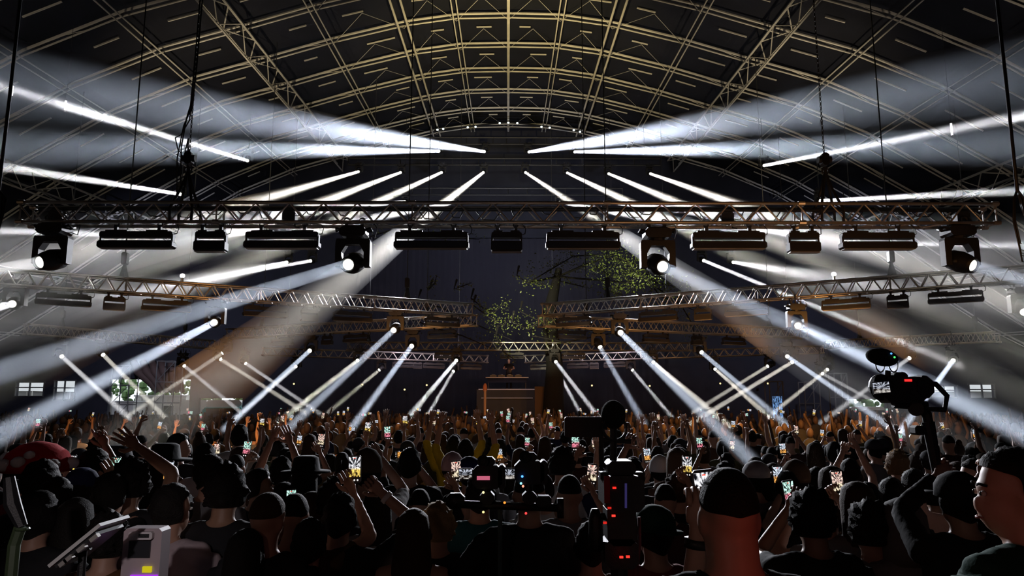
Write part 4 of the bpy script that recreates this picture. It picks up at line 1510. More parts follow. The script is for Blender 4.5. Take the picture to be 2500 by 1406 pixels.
near(1108, 1062, 9.0, 'person in a yellow top with both arms up, left one of two', hair='short', shirt=YEL, sleeve=1.2, hands_px={0: 'up', 1: 'up'}, hands=('claw', 'claw'), voxel=0.02)
near(1136, 1070, 8.3, 'person in a yellow top with both arms up, right one of two', hair='short', shirt=YEL, sleeve=1.2, hands_px={0: 'up', 1: 'up'}, hands=('claw', 'claw'), voxel=0.02)
near(1372, 1092, 6.2, 'person with thick dark hair in a white top behind the grey T-shirt', hair='curly', shirt=WHITE_T, voxel=0.018)
near(1326, 1150, 5.4, 'bald person in a white cap of light left of the grey T-shirt', hair='none', skin=3, shirt=WHITE_T, voxel=0.018)
near(1610, 1110, 7.0, 'person in a white knitted cap right of the tall camera', hair='short', hat=('beanie', (0.6, 0.6, 0.6)), voxel=0.018)
near(1652, 1092, 6.6, 'person with long light brown hair right of the white knitted cap', hair='long', hairc=(0.12, 0.075, 0.045), shirt=BRN, voxel=0.018)
near(1655, 1155, 5.6, 'person with messy hair pointing up with a bare forearm, left of the big man', hair='curly', hairc=BR, hands_px={1: (1668, 1225, .25)}, bend={1: (1, -.2, -1)}, hands=('hold', 'point'), skin=1, voxel=0.015)
near(1545, 1118, 5.8, 'person in black with one raised arm behind the tall camera', hair='short', hands_px={0: (1528, 1095, .3)}, hands=('claw', 'hold'), voxel=0.018)
near(1442, 1270, 3.8, 'person with dark hair and a rust brown shirt beside the camera grip', hair='short', shirt=(0.09, 0.035, 0.015), sleeve=0.7, build=1.0, voxel=0.016)
near(1982, 1195, 3.6, 'person with big dark curly hair right of the big man', hair='curly', hairc=DK, skin=2, hands_px={0: (1925, 1245, .3)}, voxel=0.016)
near(2123, 1224, 3.75, 'person with a round dark head and a grey sleeve in the lower right', hair='curly', shirt=GREY, voxel=0.016)
near(2200, 1212, 3.7, 'person in a grey hooded top in the lower right', hair='short', hat=('hood', (0.13, 0.13, 0.13)), shirt=GREY, sleeve=2, voxel=0.016)
near(2118, 1176, 4.7, 'man with dark cropped hair and a brown collar, left of the pair of heads', hair='short', shirt=BRN, voxel=0.018)
near(2177, 1164, 5.0, 'man with neat dark hair between two other heads on the right', hair='short', skin=1, voxel=0.018)
near(2232, 1143, 5.1, 'man with an oval dark head and a red lit bare shoulder', hair='short', skin=1, shirt=(0.25, 0.10, 0.10), sleeve=-1, voxel=0.018)
near(1993, 1139, 6.2, 'man with a dark head and red lit neck right of the two phones', hair='short', skin=1, voxel=0.018)
near(1942, 1122, 5.5, 'person in a brown knitted cap behind the pair of phones', hair='short', hat=('beanie', (0.13, 0.09, 0.06)), voxel=0.018)
near(1846, 1118, 5.6, 'person in a pale cap where the bright beam lands', hair='short', hat=('cap', (0.5, 0.5, 0.52)), shirt=GREY, voxel=0.018)
near(1868, 1152, 5.6, 'person in black close behind the big man on his right', hair='short', skin=1, hands_px={0: (1876, 1190, .25)}, voxel=0.018)
near(2378, 1118, 5.5, 'man with a lit face in profile looking left, right of the stick camera', hair='short', turn=1.3, skin=3, voxel=0.016, face=True)
near(2404, 1168, 4.4, 'person with both bare arms raised to a phone at the far right', hair='short', skin=1, hands_px={0: (2396, 1150, .3), 1: (2436, 1160, .3)}, sleeve=0.4, shirt=PINKW, voxel=0.016)
near(2190, 1100, 7.0, 'person with pale curly hair left of the camera stick', hair='curly', hairc=(0.2, 0.12, 0.06), voxel=0.02)
near(2075, 1118, 6.6, 'person holding both bare arms high in front of their face on the right', hair='short', skin=1, hands_px={0: (2056, 1108, .3), 1: (2094, 1096, .3)}, hands=('claw', 'claw'), sleeve=0.4, voxel=0.018)
near(600, 1290, 3.1 + .4, 'woman with long dark hair and a rust brown top at the bottom edge', hair='long', shirt=(0.11, 0.045, 0.02), sleeve=-1, skin=0, voxel=0.016)
near(265, 1252, 3.7, 'person with dark hair and a rust brown top left of the white case', hair='curly', shirt=(0.10, 0.045, 0.02), sleeve=0.6, voxel=0.016)
near(95, 1196, 3.8, 'broad man all in black near the green lit post', hair='short', build=1.15, sleeve=2, voxel=0.016)
near(185, 1214, 3.9, 'person in black behind the tilted screen', hair='long', hairc=DK, voxel=0.018)
near(755, 1262, 3.7, 'person in a dark grey top left of the raised fist man', hair='short', shirt=(0.05, 0.05, 0.05), voxel=0.018)
near(2420, 1196, 3.6, 'person in black in front of the far right phone', hair='short', hat=('cap', (0.012, 0.012, 0.012)), voxel=0.018)

# the pattern figures of the rows further back
PHZ = (1.50, 1.66, 1.84, 2.02)
TPL = []


def tpl(desc, **kw):
    p = Person(H=1.75, **kw)
    TPL.append([p, desc, None])
    return len(TPL) - 1


def reach(sx, x, y, z, bend=None):
    return ik(V((sx * .185, 0, 1.405)), V((x, y, z)), V(bend or (sx * .7, 0, -.7)))


HSTY = [('short', DK, 'dark haired'), ('buzz', DK, 'crop haired'), ('long', BR, 'long haired'), ('tail', DK, 'ponytailed')]
PHT = {}
for zi, z in enumerate(PHZ):
    for sx in (-1, 1):
        hs = HSTY[(zi * 2 + (sx > 0)) % 4]
        arm = reach(sx, sx * .23, .30, z - .12)
        arms = (arm, None) if sx < 0 else (None, arm)
        PHT[(zi, sx)] = (tpl(hs[2], hair=hs[0], hairc=hs[1], arms=arms, hands=('hold', 'hold'), skin=(zi + (sx > 0)) % 3, voxel=0.022, sleeve=0.6), V((sx * .23, .33, z)))
IDLE = [
    tpl('dark haired', hair='short', skin=0, voxel=0.022),
    tpl('curly haired', hair='curly', skin=2, voxel=0.022),
    tpl('long haired', hair='long', hairc=BR, skin=1, voxel=0.022),
    tpl('capped', hair='short', hat=('cap', (0.03, 0.03, 0.035)), skin=0, voxel=0.022),
    tpl('crop haired', hair='buzz', skin=1, build=1.1, voxel=0.022),
    tpl('bun haired', hair='bun', hairc=BR, skin=1, voxel=0.022),
]
UPS = [
    tpl('dark haired', hair='short', arms=(reach(-1, -.26, .14, 1.93), reach(1, .26, .16, 1.90)), hands=('open', 'claw'), skin=1, voxel=0.022, sleeve=0.4),
    tpl('long haired', hair='long', hairc=BR, arms=(None, reach(1, .22, .18, 1.92)), hands=('hold', 'open'), skin=1, voxel=0.022, sleeve=0.4),
    tpl('crop haired', hair='buzz', arms=(reach(-1, -.2, .2, 1.92), None), hands=('fist', 'hold'), skin=0, voxel=0.022, sleeve=0.5),
    tpl('capped', hair='short', hat=('backcap', (0.04, 0.04, 0.05)), arms=(reach(-1, -.3, .2, 1.86), reach(1, .18, .22, 1.93)), hands=('claw', 'point'), skin=2, voxel=0.022, sleeve=0.5),
]

dj = Person(H=1.72, hair='short', arms=(reach(-1, -.2, .38, 1.15), reach(1, .2, .38, 1.15)), skin=1, voxel=0.025)
NEAR.append((dj, V((booth.location.x + .1, 41.0, 3.0)), math.pi, 'performer in dark clothes behind the booth, lit orange', 'person'))
eval_bodies([n[0] for n in NEAR] + [q[0] for q in TPL])
PLACED = []
for p, loc, yaw, label, cat in NEAR:
    o = dress(p)
    o.location = loc
    o.rotation_euler = (0, 0, yaw)
    tag(o, label, cat, 'people closest to the viewer' if loc.y < 12 else None)
    PLACED.append((loc.x, loc.y))

SHIRTS = [(TEE, 'black'), ((0.03, 0.03, 0.035), 'charcoal'), (GREY, 'grey'), (WHITE_T, 'white'), (NAVY, 'navy'), (BRN, 'brown'), (TEE, 'black'), ((0.05, 0.02, 0.02), 'dark red'), (TEE, 'black'), (OLIVE, 'olive')]
SECT = [(250, 'far left'), (560, 'left'), (860, 'mid left'), (1110, 'left of centre'), (1390, 'centre'), (1640, 'right of centre'), (1940, 'mid right'), (2250, 'right'), (9999, 'far right')]


def sector(px):
    for a, n in SECT:
        if px < a:
            return n


def band(Y):
    return 'near rows' if Y < 7 else 'mid rows' if Y < 11.5 else 'rear rows' if Y < 16 else 'stage rows'


npl = [0]


def put(ti, loc, k, yaw, pose, shirt):
    q = TPL[ti]
    if q[2] is None:
        q[2] = dress(q[0])
        o = q[2]
    else:
        o = copy_tree(q[2])
    o.location = loc
    o.scale = (k, k, k)
    o.rotation_euler = (0, 0, yaw)
    for ch in o.children:
        if ch.name.startswith('shirt'):
            ch.material_slots[0].link = 'OBJECT'
            ch.material_slots[0].material = cloth(shirt[0])
    px, _ = project(V(loc) + V((0, 0, 1.6)))
    lab = '%s person in %s top, %s, %s, %s' % (q[1], shirt[1], pose, sector(px), band(loc[1]))
    tag(o, lab, 'person', 'crowd on the floor, %s' % sector(px))
    PLACED.append((loc[0], loc[1]))
    npl[0] += 1
    return o


KEYPH = [  # phones of the photograph: px, py, height px, sideways, words
    (412, 1153, 38, 0, 'with a red mark below the wide brimmed hat'), (175, 1133, 32, 0, 'beside the blue cap on the left'), (603, 1096, 28, 0, 'orange lit near the man in profile'),
    (530, 1098, 22, 0, 'before the light grey T-shirt'), (151, 1078, 18, 0, 'pale, above the spotted hat'), (866, 1145, 46, 0, 'red and orange, under the tilted phone'), (712, 1220, 36, 0, 'yellow green, beside the cropped brown head'),
    (1114, 1150, 36, 0, 'left of the left camera screen'), (1220, 1110, 22, 0, 'blue white, above the right camera screen'), (898, 1045, 22, 0, 'left one of two at the centre left'), (946, 1057, 24, 0, 'right one of two at the centre left'),
    (784, 1075, 24, 0, 'above the wide black hat'), (731, 1075, 18, 0, 'small, beside both raised hands'), (989, 1027, 18, 0, 'thin, at the foot of a beam'), (1405, 1080, 30, 0, 'under the tall camera monitor'),
    (1445, 1158, 36, 0, 'orange topped, left of the tall camera'), (1580, 1112, 26, 0, 'right of the tall camera'), (1677, 1138, 36, 0, 'pinkish, left of the big man'), (1708, 1083, 22, 0, 'pale, above the pinkish phone'),
    (1787, 1088, 18, 0, 'in the wide bright beam'), (1900, 1163, 36, 0, 'left one of three right of the big man'), (1957, 1172, 34, 0, 'right one of three right of the big man'), (1927, 1204, 44, 0, 'lowest of three right of the big man'),
    (2045, 1180, 44, 0, 'large and yellow green on the right'), (1911, 1097, 22, 0, 'small teal one above the knitted cap'), (2056, 1095, 22, 0, 'small blue one above the raised arms'), (2199, 1070, 16, 0, 'small green one beside the camera stick'),
    (1944, 1050, 16, 0, 'bright, at the foot of the crossing beams'), (2007, 1058, 14, 0, 'tiny, right of the crossing beams'), (2100, 1035, 13, 0, 'tiny, left of the camera stick'), (1287, 1080, 18, 0, 'tall pale one at the centre'), (1450, 1085, 16, 0, 'dim one beside the tall camera post'),
    (858, 1047, 14, 1, 'held sideways left of the pair'), (1167, 1030, 14, 0, 'tiny one just left of the booth'), (1240, 1024, 14, 0, 'tiny one under the booth'), (1300, 1028, 13, 0, 'tiny one just right of the booth'), (1790, 1037, 14, 0, 'tiny one under the bluish beam'),
    (640, 1032, 16, 0, 'tiny one under the long left beam'), (496, 1044, 15, 0, 'tiny one left of the long beam'), (690, 1024, 14, 0, 'tiny one behind the long left beam'), (2380, 1060, 18, 0, 'tiny one at the dim right side'), (2300, 1040, 14, 0, 'tiny one right of the camera stick'), (93, 1033, 16, 0, 'tiny one at the far left'), (245, 1055, 14, 0, 'tiny one left of the haze patch'),
    (390, 1040, 16, 0, 'pale blue one in the haze patch'), (303, 1056, 16, 0, 'dim one in the haze patch'), (1345, 1040, 14, 0, 'tiny one left of the tall camera'), (1060, 1030, 13, 0, 'tiny one at the foot of the paired beams'), (2420, 1150, 42, 0, 'violet one held by the bare arms'),
]
for n_, (px, py, hp, land, words_) in enumerate(KEYPH):
    Y = min(20.0, 195.0 / hp)
    pt = at(px, py, Y)
    best = min(range(4), key=lambda i: abs(pt.z / PHZ[i] - 1.0))
    k = max(0.88, min(1.12, pt.z / PHZ[best]))
    sx = 1 if n_ % 2 else -1
    ti, lp = PHT[(best, sx)]
    loc = (pt.x - lp.x * k, pt.y - lp.y * k, 0.0)
    if words_ != 'violet one held by the bare arms':
        put(ti, loc, k, 0.0, 'phone held up', SHIRTS[n_ % len(SHIRTS)])
    phone(pt, 'lit phone %s' % words_, 'phones held up by the crowd', bool(land), rnd.uniform(-.15, .15), rnd.uniform(-.12, .12), -0.06, hp * Y / F / 0.108)
phone(at(1722, 1205, 2.36), 'large bright phone half hidden by the big man with the red neck', 'phones held up by the crowd', False, 0.12, -0.09, 0.0, 0.98)
phone(at(282, 1140, 4.7), 'pale phone held by both hands left of the wide hat', 'phones held up by the crowd', False, 0, 0.05, 0, 0.85)
phone(at(912, 1106, 5.65), 'tilted phone held up by the brown beanie', 'phones held up by the crowd', True, 0, 0.2, 0, 0.9)
phone(at(980, 1110, 6.3), 'phone held sideways beside the hanging forearm', 'phones held up by the crowd', True, 0, 0.0, 0, 0.75)


def blocks(x, Y, h):
    px, py = project(V((x, Y, h)))
    w = 0.14 * F / Y
    for a in KEYPH:
        if abs(a[0] - px) < w + 6 and py < a[1] + a[2] / 2 + 4 and Y < 195.0 / a[2]:
            return True
    return False


# rows between: filled from the front until the floor is full
MAXP = 292 - len(NEAR)
y = 6.2
cand = []
while y < 21.5:
    half = 0.70 * y + 0.6
    x = -half + rnd.uniform(0, .4)
    while x < half:
        cand.append((x + rnd.uniform(-.16, .16), y + rnd.uniform(-.2, .2)))
        x += (0.62 if y < 11 else 0.80) * rnd.uniform(0.85, 1.3)
    y += 0.72 if y < 11 else 1.15
left = []
for x, y in cand:
    if any((x - a) ** 2 + (y - b) ** 2 < 0.17 for a, b in PLACED):
        continue
    k = rnd.uniform(0.92, 1.05)
    up = rnd.random() < (0.16 if y < 10 else 0.42)
    ti = rnd.choice(UPS) if up else rnd.choice(IDLE)
    if blocks(x, y, 1.77 * k) or (up and blocks(x, y, 2.1 * k)):
        continue
    if npl[0] >= MAXP:
        left.append((x, y))
        continue
    put(ti, (x, y, 0.0), k, rnd.uniform(-.35, .35), 'arms up' if up else 'arms down', rnd.choice(SHIRTS))

# beyond about three hundred: the rest of the crowd as one mass
cb, ch_, cp_ = MB(), MB(), MB()
y = 20.5
far = list(left)
while y < 37.5:
    half = 0.72 * y
    x = -half
    while x < half:
        far.append((x + rnd.uniform(-.3, .3), y + rnd.uniform(-.35, .35)))
        x += rnd.uniform(0.7, 1.3)
    y += 1.0
for x, y in far:
    h = rnd.uniform(1.55, 1.85)
    if abs(x) < 10 and y > 37.4:
        continue
    cb.loft([(x, y, 0.0, .16, .12), (x, y, h * .55, .17, .12), (x, y, h - .40, .21, .12), (x, y, h - .30, .16, .10), (x, y, h - .24, .06, .06)], 7)
    ch_.ball((x, y, h - .12), (.085, .10, .13), 7, 5)
    r = rnd.random()
    if r < 0.26:
        for sx in ((-1, 1) if r < 0.1 else (rnd.choice((-1, 1)),)):
            e = (x + sx * .28, y + .05, h - .18)
            w = (x + sx * rnd.uniform(.15, .3), y + .12, h + rnd.uniform(.05, .28))
            ch_.tube([(x + sx * .19, y, h - .36), e, w], [.05, .04, .03], 5)
            ch_.ball(w, (.04, .03, .07), 5, 4)
cr = cb.build('crowd', cloth((0.03, 0.03, 0.032)), None, True)
tag(cr, 'dense dark mass of concertgoers reaching back to the stage', kind='stuff')
o = ch_.build('heads_and_arms', mat('mixed skin and hair', (0.06, 0.035, 0.022), 0.7, vary=0.9, bscale=0.9), cr, True)
o['kind'] = 'stuff'
# small phones glowing among them
for k in range(70):
    Y = rnd.uniform(19, 36)
    px = rnd.uniform(640, 1500) if k < 40 else rnd.uniform(1500, 2330) if k < 60 else rnd.uniform(60, 640)
    x = at(px, 1000, Y).x
    phone((x, Y, rnd.uniform(1.75, 2.05)), 'tiny lit phone far back among the crowd, %s' % sector(px), 'far phones, %s' % sector(px), rnd.random() < .25, rnd.uniform(-.3, .3), rnd.uniform(-.3, .3), 0, rnd.uniform(1.0, 1.3))


# ------------------------------------------------------------------ hoists, chains, cables
def chain_mesh(L, link=0.055, r=0.007):
    b = MB()
    n = int(L / (link * 0.72))
    for k in range(n):
        z = k * link * 0.72
        R = Matrix.Rotation((k % 2) * math.pi / 2, 3, 'Z')
        b.torus((0, 0, z), link * 0.42, r, 8, 4, R, 0.62)
    return b.mesh('chain', CHAIN)


def hoist(top_px, T, px, label, chunky):
    p, q = along(T, px)
    z0 = p.z + T[3] / 2
    t = thing('chain_hoist', label, 'hoist', (p.x, p.y, z0), 'hoists carrying the trusses')
    zr = roof_z(p.x, p.y) - 0.1 - z0
    if chunky:
        b = MB()
        for sx in (-1, 1):
            for sy in (-1, 1):
                b.tube([(sx * .16, sy * .15, -T[3]), (sx * .17, sy * .16, -.1), (sx * .07, sy * .05, .25), (0, 0, .55)], 0.022, 6)
        b.build('sling', RUBBER, t)
        b = MB().tube([(0, 0, .5), (0, 0, .62)], 0.03, 8)
        b.torus((0, 0, .56), 0.05, 0.014, 12, 5)
        b.build('hook', CHAIN, t)
        m = MB().box((0, 0, .74), (.11, .12, .20), ch=.03)
        m.tube([(-.1, 0, .74), (.1, 0, .74)], .055, 12)
        m.build('motor', BLACK, t)
        near_ = min(zr - 0.8, 4.5)
        o = place('chain', chain_mesh(near_), t, (0, 0, .82))
        MB().tube([(0, 0, .8 + near_), (0, 0, zr)], 0.014, 5).build('upper_chain', CHAIN, t)
    else:
        MB().tube([(0, 0, 0), (0, 0, .35)], [.13, .04], 6).build('sling', RUBBER, t)
        MB().box((0, 0, .5), (.13, .13, .3), ch=.03).build('motor', BLACK, t)
        MB().tube([(0, 0, .6), (0, 0, zr)], 0.016, 5).build('chain', CHAIN, t)
    return t


hoist(None, T1, 2022, 'chain hoist with black slings holding the nearest truss, right of its middle', True)
hl = hoist(None, T1, 452, 'cable hung hoist with black slings holding the nearest truss, left of its middle', True)
b = MB()
for k, (dx, z1, z2) in enumerate(((-.08, 1.6, .2), (-.16, 1.35, .75), (-.12, 1.5, -.05))):
    b.tube([(0.02, -.02, 4.6), (0.0, -.03, 2.6), (-.02, -.03, z1), (dx * .8, -.05, z1 - .25), (dx * 1.3, -.06, (z1 + z2) / 2), (dx, -.05, z2 + .12), (dx * .4, -.04, z2), (-.02, -.03, z2 + .3), (0, -.03, .5)], 0.011, 6)
b.tube([(.09, 0, 9), (.06, -.02, 4.5), (.03, -.03, 2.2), (.0, -.03, 1.5)], .013, 6)
b.build('cable_loom', RUBBER, hl, True)
for T, px, n_ in ((T2L, 993, 'left second row truss by its inner end'), (T2R, 1484, 'right second row truss by its inner end'), (T2L, 300, 'left second row truss by its outer end'), (T2R, 2180, 'right second row truss by its outer end'),
                  (T3L, 1042, 'folded back left truss'), (T3R, 1432, 'folded back right truss'), (T3L, 640, 'outer end of the folded back left truss'), (T3R, 1880, 'outer end of the folded back right truss'), (T4, 900, 'dim level truss at its left'), (T4, 1630, 'dim level truss at its right'),
                  (T5L, 1120, 'lit truss left of the booth'), (T5R, 1350, 'lit truss right of the booth'), (T5L, 700, 'outer end of the left lit truss'), (T5R, 1930, 'outer end of the right lit truss'), (T6L, 150, 'far left thin truss'), (T6R, 2384, 'far right thin truss'), (T6L, 450, 'inner end of the far left thin truss'), (T6R, 2100, 'inner end of the far right thin truss')):
    hoist(None, T, px, 'thin chain with a small hoist holding the %s' % n_, False)


def cable_bundle(px, py0, py1, Y, label):
    a, c = at(px, py0, Y), at(px, py1, Y)
    t = thing('cable_bundle', label, 'cable', a, 'cable bundles at the picture edges')
    L = a.z - c.z
    zr = roof_z(a.x, Y) - a.z
    MB().tube([(0, 0, zr), (0.01, 0, 1.5), (0, 0, 0)], 0.025, 6).build('rope', RUBBER, t, True)
    for k in range(5):
        w = rnd.uniform(.03, .10)
        z = -L * rnd.uniform(.7, 1.0)
        MB().tube([(0, 0, .05), (w, .02 * k, -.08), (w * 1.1, 0, z * .5), (w * .5, 0, z), (-w * .5, 0, z * .98), (-w, .01, z * .5), (-w * .7, 0, -.1), (0, 0, .05)], 0.011, 6).build('loop', RUBBER, t, True)


cable_bundle(2484, 470, 650, 10, 'black cable bundle hanging in loops at the right picture edge')
cable_bundle(-4, 470, 600, 10, 'black cable bundle at the left picture edge')
# slack cables along the nearest truss
cb_ = MB()
_t, a, c, w = T1
for k in range(34):
    f = (k + rnd.uniform(.1, .6)) / 35
    p = a.lerp(c, f)
    q = a.lerp(c, min(1, f + rnd.uniform(.012, .03)))
    s_ = rnd.uniform(.06, .2)
    y = rnd.choice((-.1, .05, .12))
    cb_.tube([p + V((0, y, .12)), p.lerp(q, .3) + V((0, y, .12 - s_)), p.lerp(q, .7) + V((0, y, .12 - s_ * 1.05)), q + V((0, y, .12))], 0.009, 5)
cb_.tube([a + V((0.2, .05, .1)), c + V((-.2, .05, .1))], 0.03, 6)
o = cb_.build('cable_run', RUBBER, None, True)
tag(o, 'black power cables looped inside the nearest truss', 'cable', kind='stuff')
for px, dy, n_ in ((1778, .10, 'right of the middle'), (703, .10, 'left of the middle'), (135, .06, 'at the left end'), (2352, .06, 'at the right end')):
    p, q = along(T1, px)
    t = thing('junction_box', 'black power junction box inside the nearest truss, %s' % n_, 'box', p + V((0, dy, -.02)), 'junction boxes in the nearest truss')
    MB().box((0, 0, 0), (.20, .14, .18), ch=.03).build('body', BLACK, t)
    MB().tube([(.08, 0, -.09), (.09, 0, -.15), (.16, 0, -.16)], .012, 6).build('connector', RUBBER, t)
    MB().box((0, 0, .1), (.05, .05, .05)).build('clamp', BLACK, t)

# small white lamps on the arch over the stage and LED tubes at the sides
WL = glow('small white lamp', (0.85, 1.0, 0.95), 3.0)
arch = thing('stage_roof_arch', 'thin dark arch over the stage set with tiny white lamps', 'truss', (0, 43.5, 0))
pts = [at(px, py, 43.5) - V((0, 43.5, 0)) for px, py in ((1060, 318), (1140, 309), (1200, 302), (1243, 299), (1290, 303), (1345, 310), (1420, 321))]
MB().tube(pts, .05, 6).build('tube', BLACK, arch)
for px in (1068, 1420):
    p = at(px, 318, 43.5) - V((0, 43.5, 0))
    MB().tube([(p.x, 0, p.z), (p.x, 0, roof_z(p.x, 43.5))], .03, 5).build('hanger', BLACK, arch)
for k, (px, py) in enumerate(((1068, 316), (1082, 314), (1142, 310), (1161, 309), (1220, 300), (1241, 299), (1263, 300), (1322, 309), (1342, 311), (1401, 317), (1416, 321))):
    p = at(px, py, 43.3)
    t = thing('work_light', 'tiny white lamp on the arch over the stage, %s from its left end' % ORD[k], 'light', p, 'lamps on the stage arch')
    MB().ball((0, 0, -.02), (.07, .05, .06), 8, 5).build('bulb', WL, t)
    MB().box((0, .08, .05), (.12, .1, .06)).build('housing', BLACK, t)
for px, py, h, n_ in ((160, 258, .42, 'inner one on the left'), (30, 222, .42, 'outer one on the left'), (2323, 316, .5, 'on the right')):
    p = at(px, py, 24)
    t = thing('led_tube', 'short upright white LED tube hung in the haze, %s' % n_, 'light', p, 'LED tubes in the haze')
    MB().tube([(0, 0, -h / 2), (0, 0, h / 2)], .035, 8).build('tube', glow('white tube light', (1, .97, 1), 1.6), t)
    MB().tube([(0, 0, h / 2), (0, 0, roof_z(p.x, 24) - p.z)], .008, 4).build('wire', CHAIN, t)
    for z in (-h / 2, h / 2):
        MB().tube([(0, 0, z - .03), (0, 0, z + .03)], .045, 8).build('end_cap', BLACK, t)

# ------------------------------------------------------------------ greenery over the stage
LEAF = mat('glossy green leaf', (0.15, 0.19, 0.045), 0.4, 0, 0.5, vary=0.5, bscale=4)
BARK = mat('dark bark', (0.012, 0.010, 0.008), 0.9, bump=0.5, bscale=20)
tree = thing('artificial_tree', 'spreading leafy tree with hanging strands of leaves over the stage', 'tree', (2.2, 36.6, 1.6))
MB().tube([(0, 0, 0), (.1, 0, 2.5), (-.2, -.3, 5), (.3, -1, 7.2)], [.55, .42, .35, .16], 10).build('trunk', BARK, tree, True)
STR = [  # strands along pixels, leaves per metre, spread
    ([(1290, 690), (1400, 625), (1470, 622), (1530, 640), (1580, 690)], 70, .42), ([(1440, 640), (1500, 680), (1520, 720), (1470, 705)], 120, .40), ([(1500, 620), (1560, 650), (1600, 690), (1650, 700)], 110, .45), ([(1530, 690), (1570, 670), (1610, 720), (1700, 760)], 60, .5),
    ([(1262, 672), (1285, 690), (1320, 692), (1345, 700)], 26, .12), ([(1365, 686), (1400, 694), (1440, 704)], 22, .10), ([(1048, 705), (1062, 690), (1066, 672)], 34, .10), ([(1108, 706), (1130, 698), (1152, 690)], 18, .08), ([(1150, 728), (1180, 752), (1206, 762), (1246, 730)], 34, .16),
    ([(1155, 745), (1195, 775), (1230, 795), (1250, 770)], 40, .22), ([(1250, 785), (1290, 805), (1320, 780), (1345, 775)], 30, .2), ([(1020, 730), (1100, 760), (1180, 800), (1250, 830)], 18, .3), ([(1270, 760), (1330, 790), (1400, 812), (1500, 800)], 18, .3), ([(980, 770), (1060, 800), (1130, 820), (1200, 850)], 14, .3),
    ([(1300, 820), (1380, 835), (1450, 822), (1560, 800)], 16, .3), ([(1600, 700), (1660, 740), (1690, 790), (1700, 840)], 30, .4), ([(860, 590), (960, 560), (1060, 572), (1170, 585)], 10, .25), ([(1210, 820), (1230, 860), (1260, 880)], 20, .2)]
for pts, dens, spread in STR:
    Y0 = rnd.uniform(32.5, 34.2)
    P = [at(px, py, Y0 + rnd.uniform(-.4, .4)) - tree.location for px, py in pts]
    br = MB().tube([V((.2, -.9, 6.8)) if dens > 50 else P[0] + V((.1, .4, .5))] + P, [.06] + [.03] * (len(P) - 1) + [.012], 5).build('branch', BARK, tree)
    b = MB()
    for p, q in zip(P, P[1:]):
        for k in range(max(3, int((q - p).length * dens * 1.5))):
            c = p.lerp(q, rnd.random()) + V((rnd.gauss(0, spread), rnd.gauss(0, spread), rnd.gauss(0, spread * .8)))
            d = V((rnd.gauss(0, 1), rnd.gauss(0, 1), rnd.gauss(-.3, .8))).normalized()
            u = d.cross(V((rnd.gauss(0, 1), rnd.gauss(0, 1), rnd.gauss(0, 1)))).normalized()
            L, w = rnd.uniform(.06, .15), rnd.uniform(.02, .045)
            nn = d.cross(u) * .02
            b.add([c, c + d * L * .5 + u * w + nn, c + d * L, c + d * L * .5 - u * w + nn], [(0, 1, 2), (0, 2, 3)])
    f = b.build('foliage', LEAF, br)
    f['kind'] = 'stuff'

# ------------------------------------------------------------------ the performer behind the booth
# (built with the same figure code, standing on the booth riser)

# ------------------------------------------------------------------ camera rigs
SCREENS = [screen_mat('camera screen picture', 30 + k, ((0.8, 0.85, 1.0), (0.85, 0.8, 0.75)), 0.75, 4.5) for k in range(3)]
FUR = mat('grey black mic fur', (0.014, 0.014, 0.014), 0.95, bump=0.9, bscale=260)


def local(px, py, Y, o):
    return at(px, py, Y) - o


Y = 3.7
o0 = at(1235, 1237, Y)
rg = thing('twin_camera_rig', 'bar on a slim pole carrying two black cameras with lit fold out screens', 'camera', o0)
L_ = lambda px, py, dy=0.0: local(px, py, Y + dy, o0)
bb = MB().tube([L_(1097, 1230), L_(1374, 1240)], .019, 10)
bb.box(L_(1112, 1222), (.09, .06, .07), ch=.02).box(L_(1368, 1240), (.03, .05, .09))
bb.build('bar', BLACK, rg, True)
for (cx, cyy, sx, sy, n_) in ((1190, 1163, 1137, 1157, 'left'), (1292, 1152, 1243, 1157, 'right')):
    c = L_(cx, cyy)
    body = MB().box(c, (.145, .09, .11), ch=.025)
    body.box(c + V((0, 0, .072)), (.075, .07, .045), ch=.015)
    body.box(c + V((.07, .01, 0)), (.035, .11, .115), ch=.012)
    cbod = body.build('camera_body', BLACK, rg)
    MB().tube([c + V((0, .04, 0)), c + V((0, .16, 0))], .04, 14).build('camera_lens', BLACK2, cbod, True)
    MB().torus(c + V((-.02, -.047, .075)), .022, .008, 12, 5).build('eyecup', RUBBER, cbod)
    s_ = L_(sx, sy, -.03)
    fo = MB().box(s_, (.07, .012, .055), ch=.006).build('fold_out_screen', BLACK2, rg)
    MB().box(s_ + V((0, -.0072, 0)), (.062, .002, .045)).build('screen_picture', SCREENS[0 if n_ == 'left' else 1], fo)
    MB().tube([s_ + V((.045, 0, 0)), c + V((-.085, 0, 0))], .008, 6).build('screen_hinge', BLACK2, fo)
    b = MB().tube([c - V((0, 0, .05)), V((c.x, c.y, .03))], .018, 8)
    b.box(V((c.x, c.y, .045)), (.07, .07, .06), ch=.02)
    b.build('mount_post', BLACK, rg)
MB().box(L_(1180, 1167, -.05), (.062, .004, .018)).build('info_display', glow('pink display', (1.0, .22, .36), .55), rg)
MB().box(L_(1327, 1222), (.075, .06, .05), ch=.012).build('top_box', BLACK, rg)
for px, py, col, s_ in ((1180, 1202, (1, .85, .4), 1), (1180, 1250, (1, .8, .3), 1), (1232, 1227, (1, .22, .03), 1.4), (1284, 1253, (1, .05, .05), 1.2), (1275, 1163, (.06, .25, 1), 2.0), (1272, 1180, (.3, .8, 1), 1), (1277, 1187, (1, .3, .2), 1.2)):
    MB().ball(L_(px, py, -.06), .006, 8, 5).build('indicator_lamp', glow('indicator', col, s_ * 1.5), rg)
zf = -o0.z
pq = L_(1221, 1240)
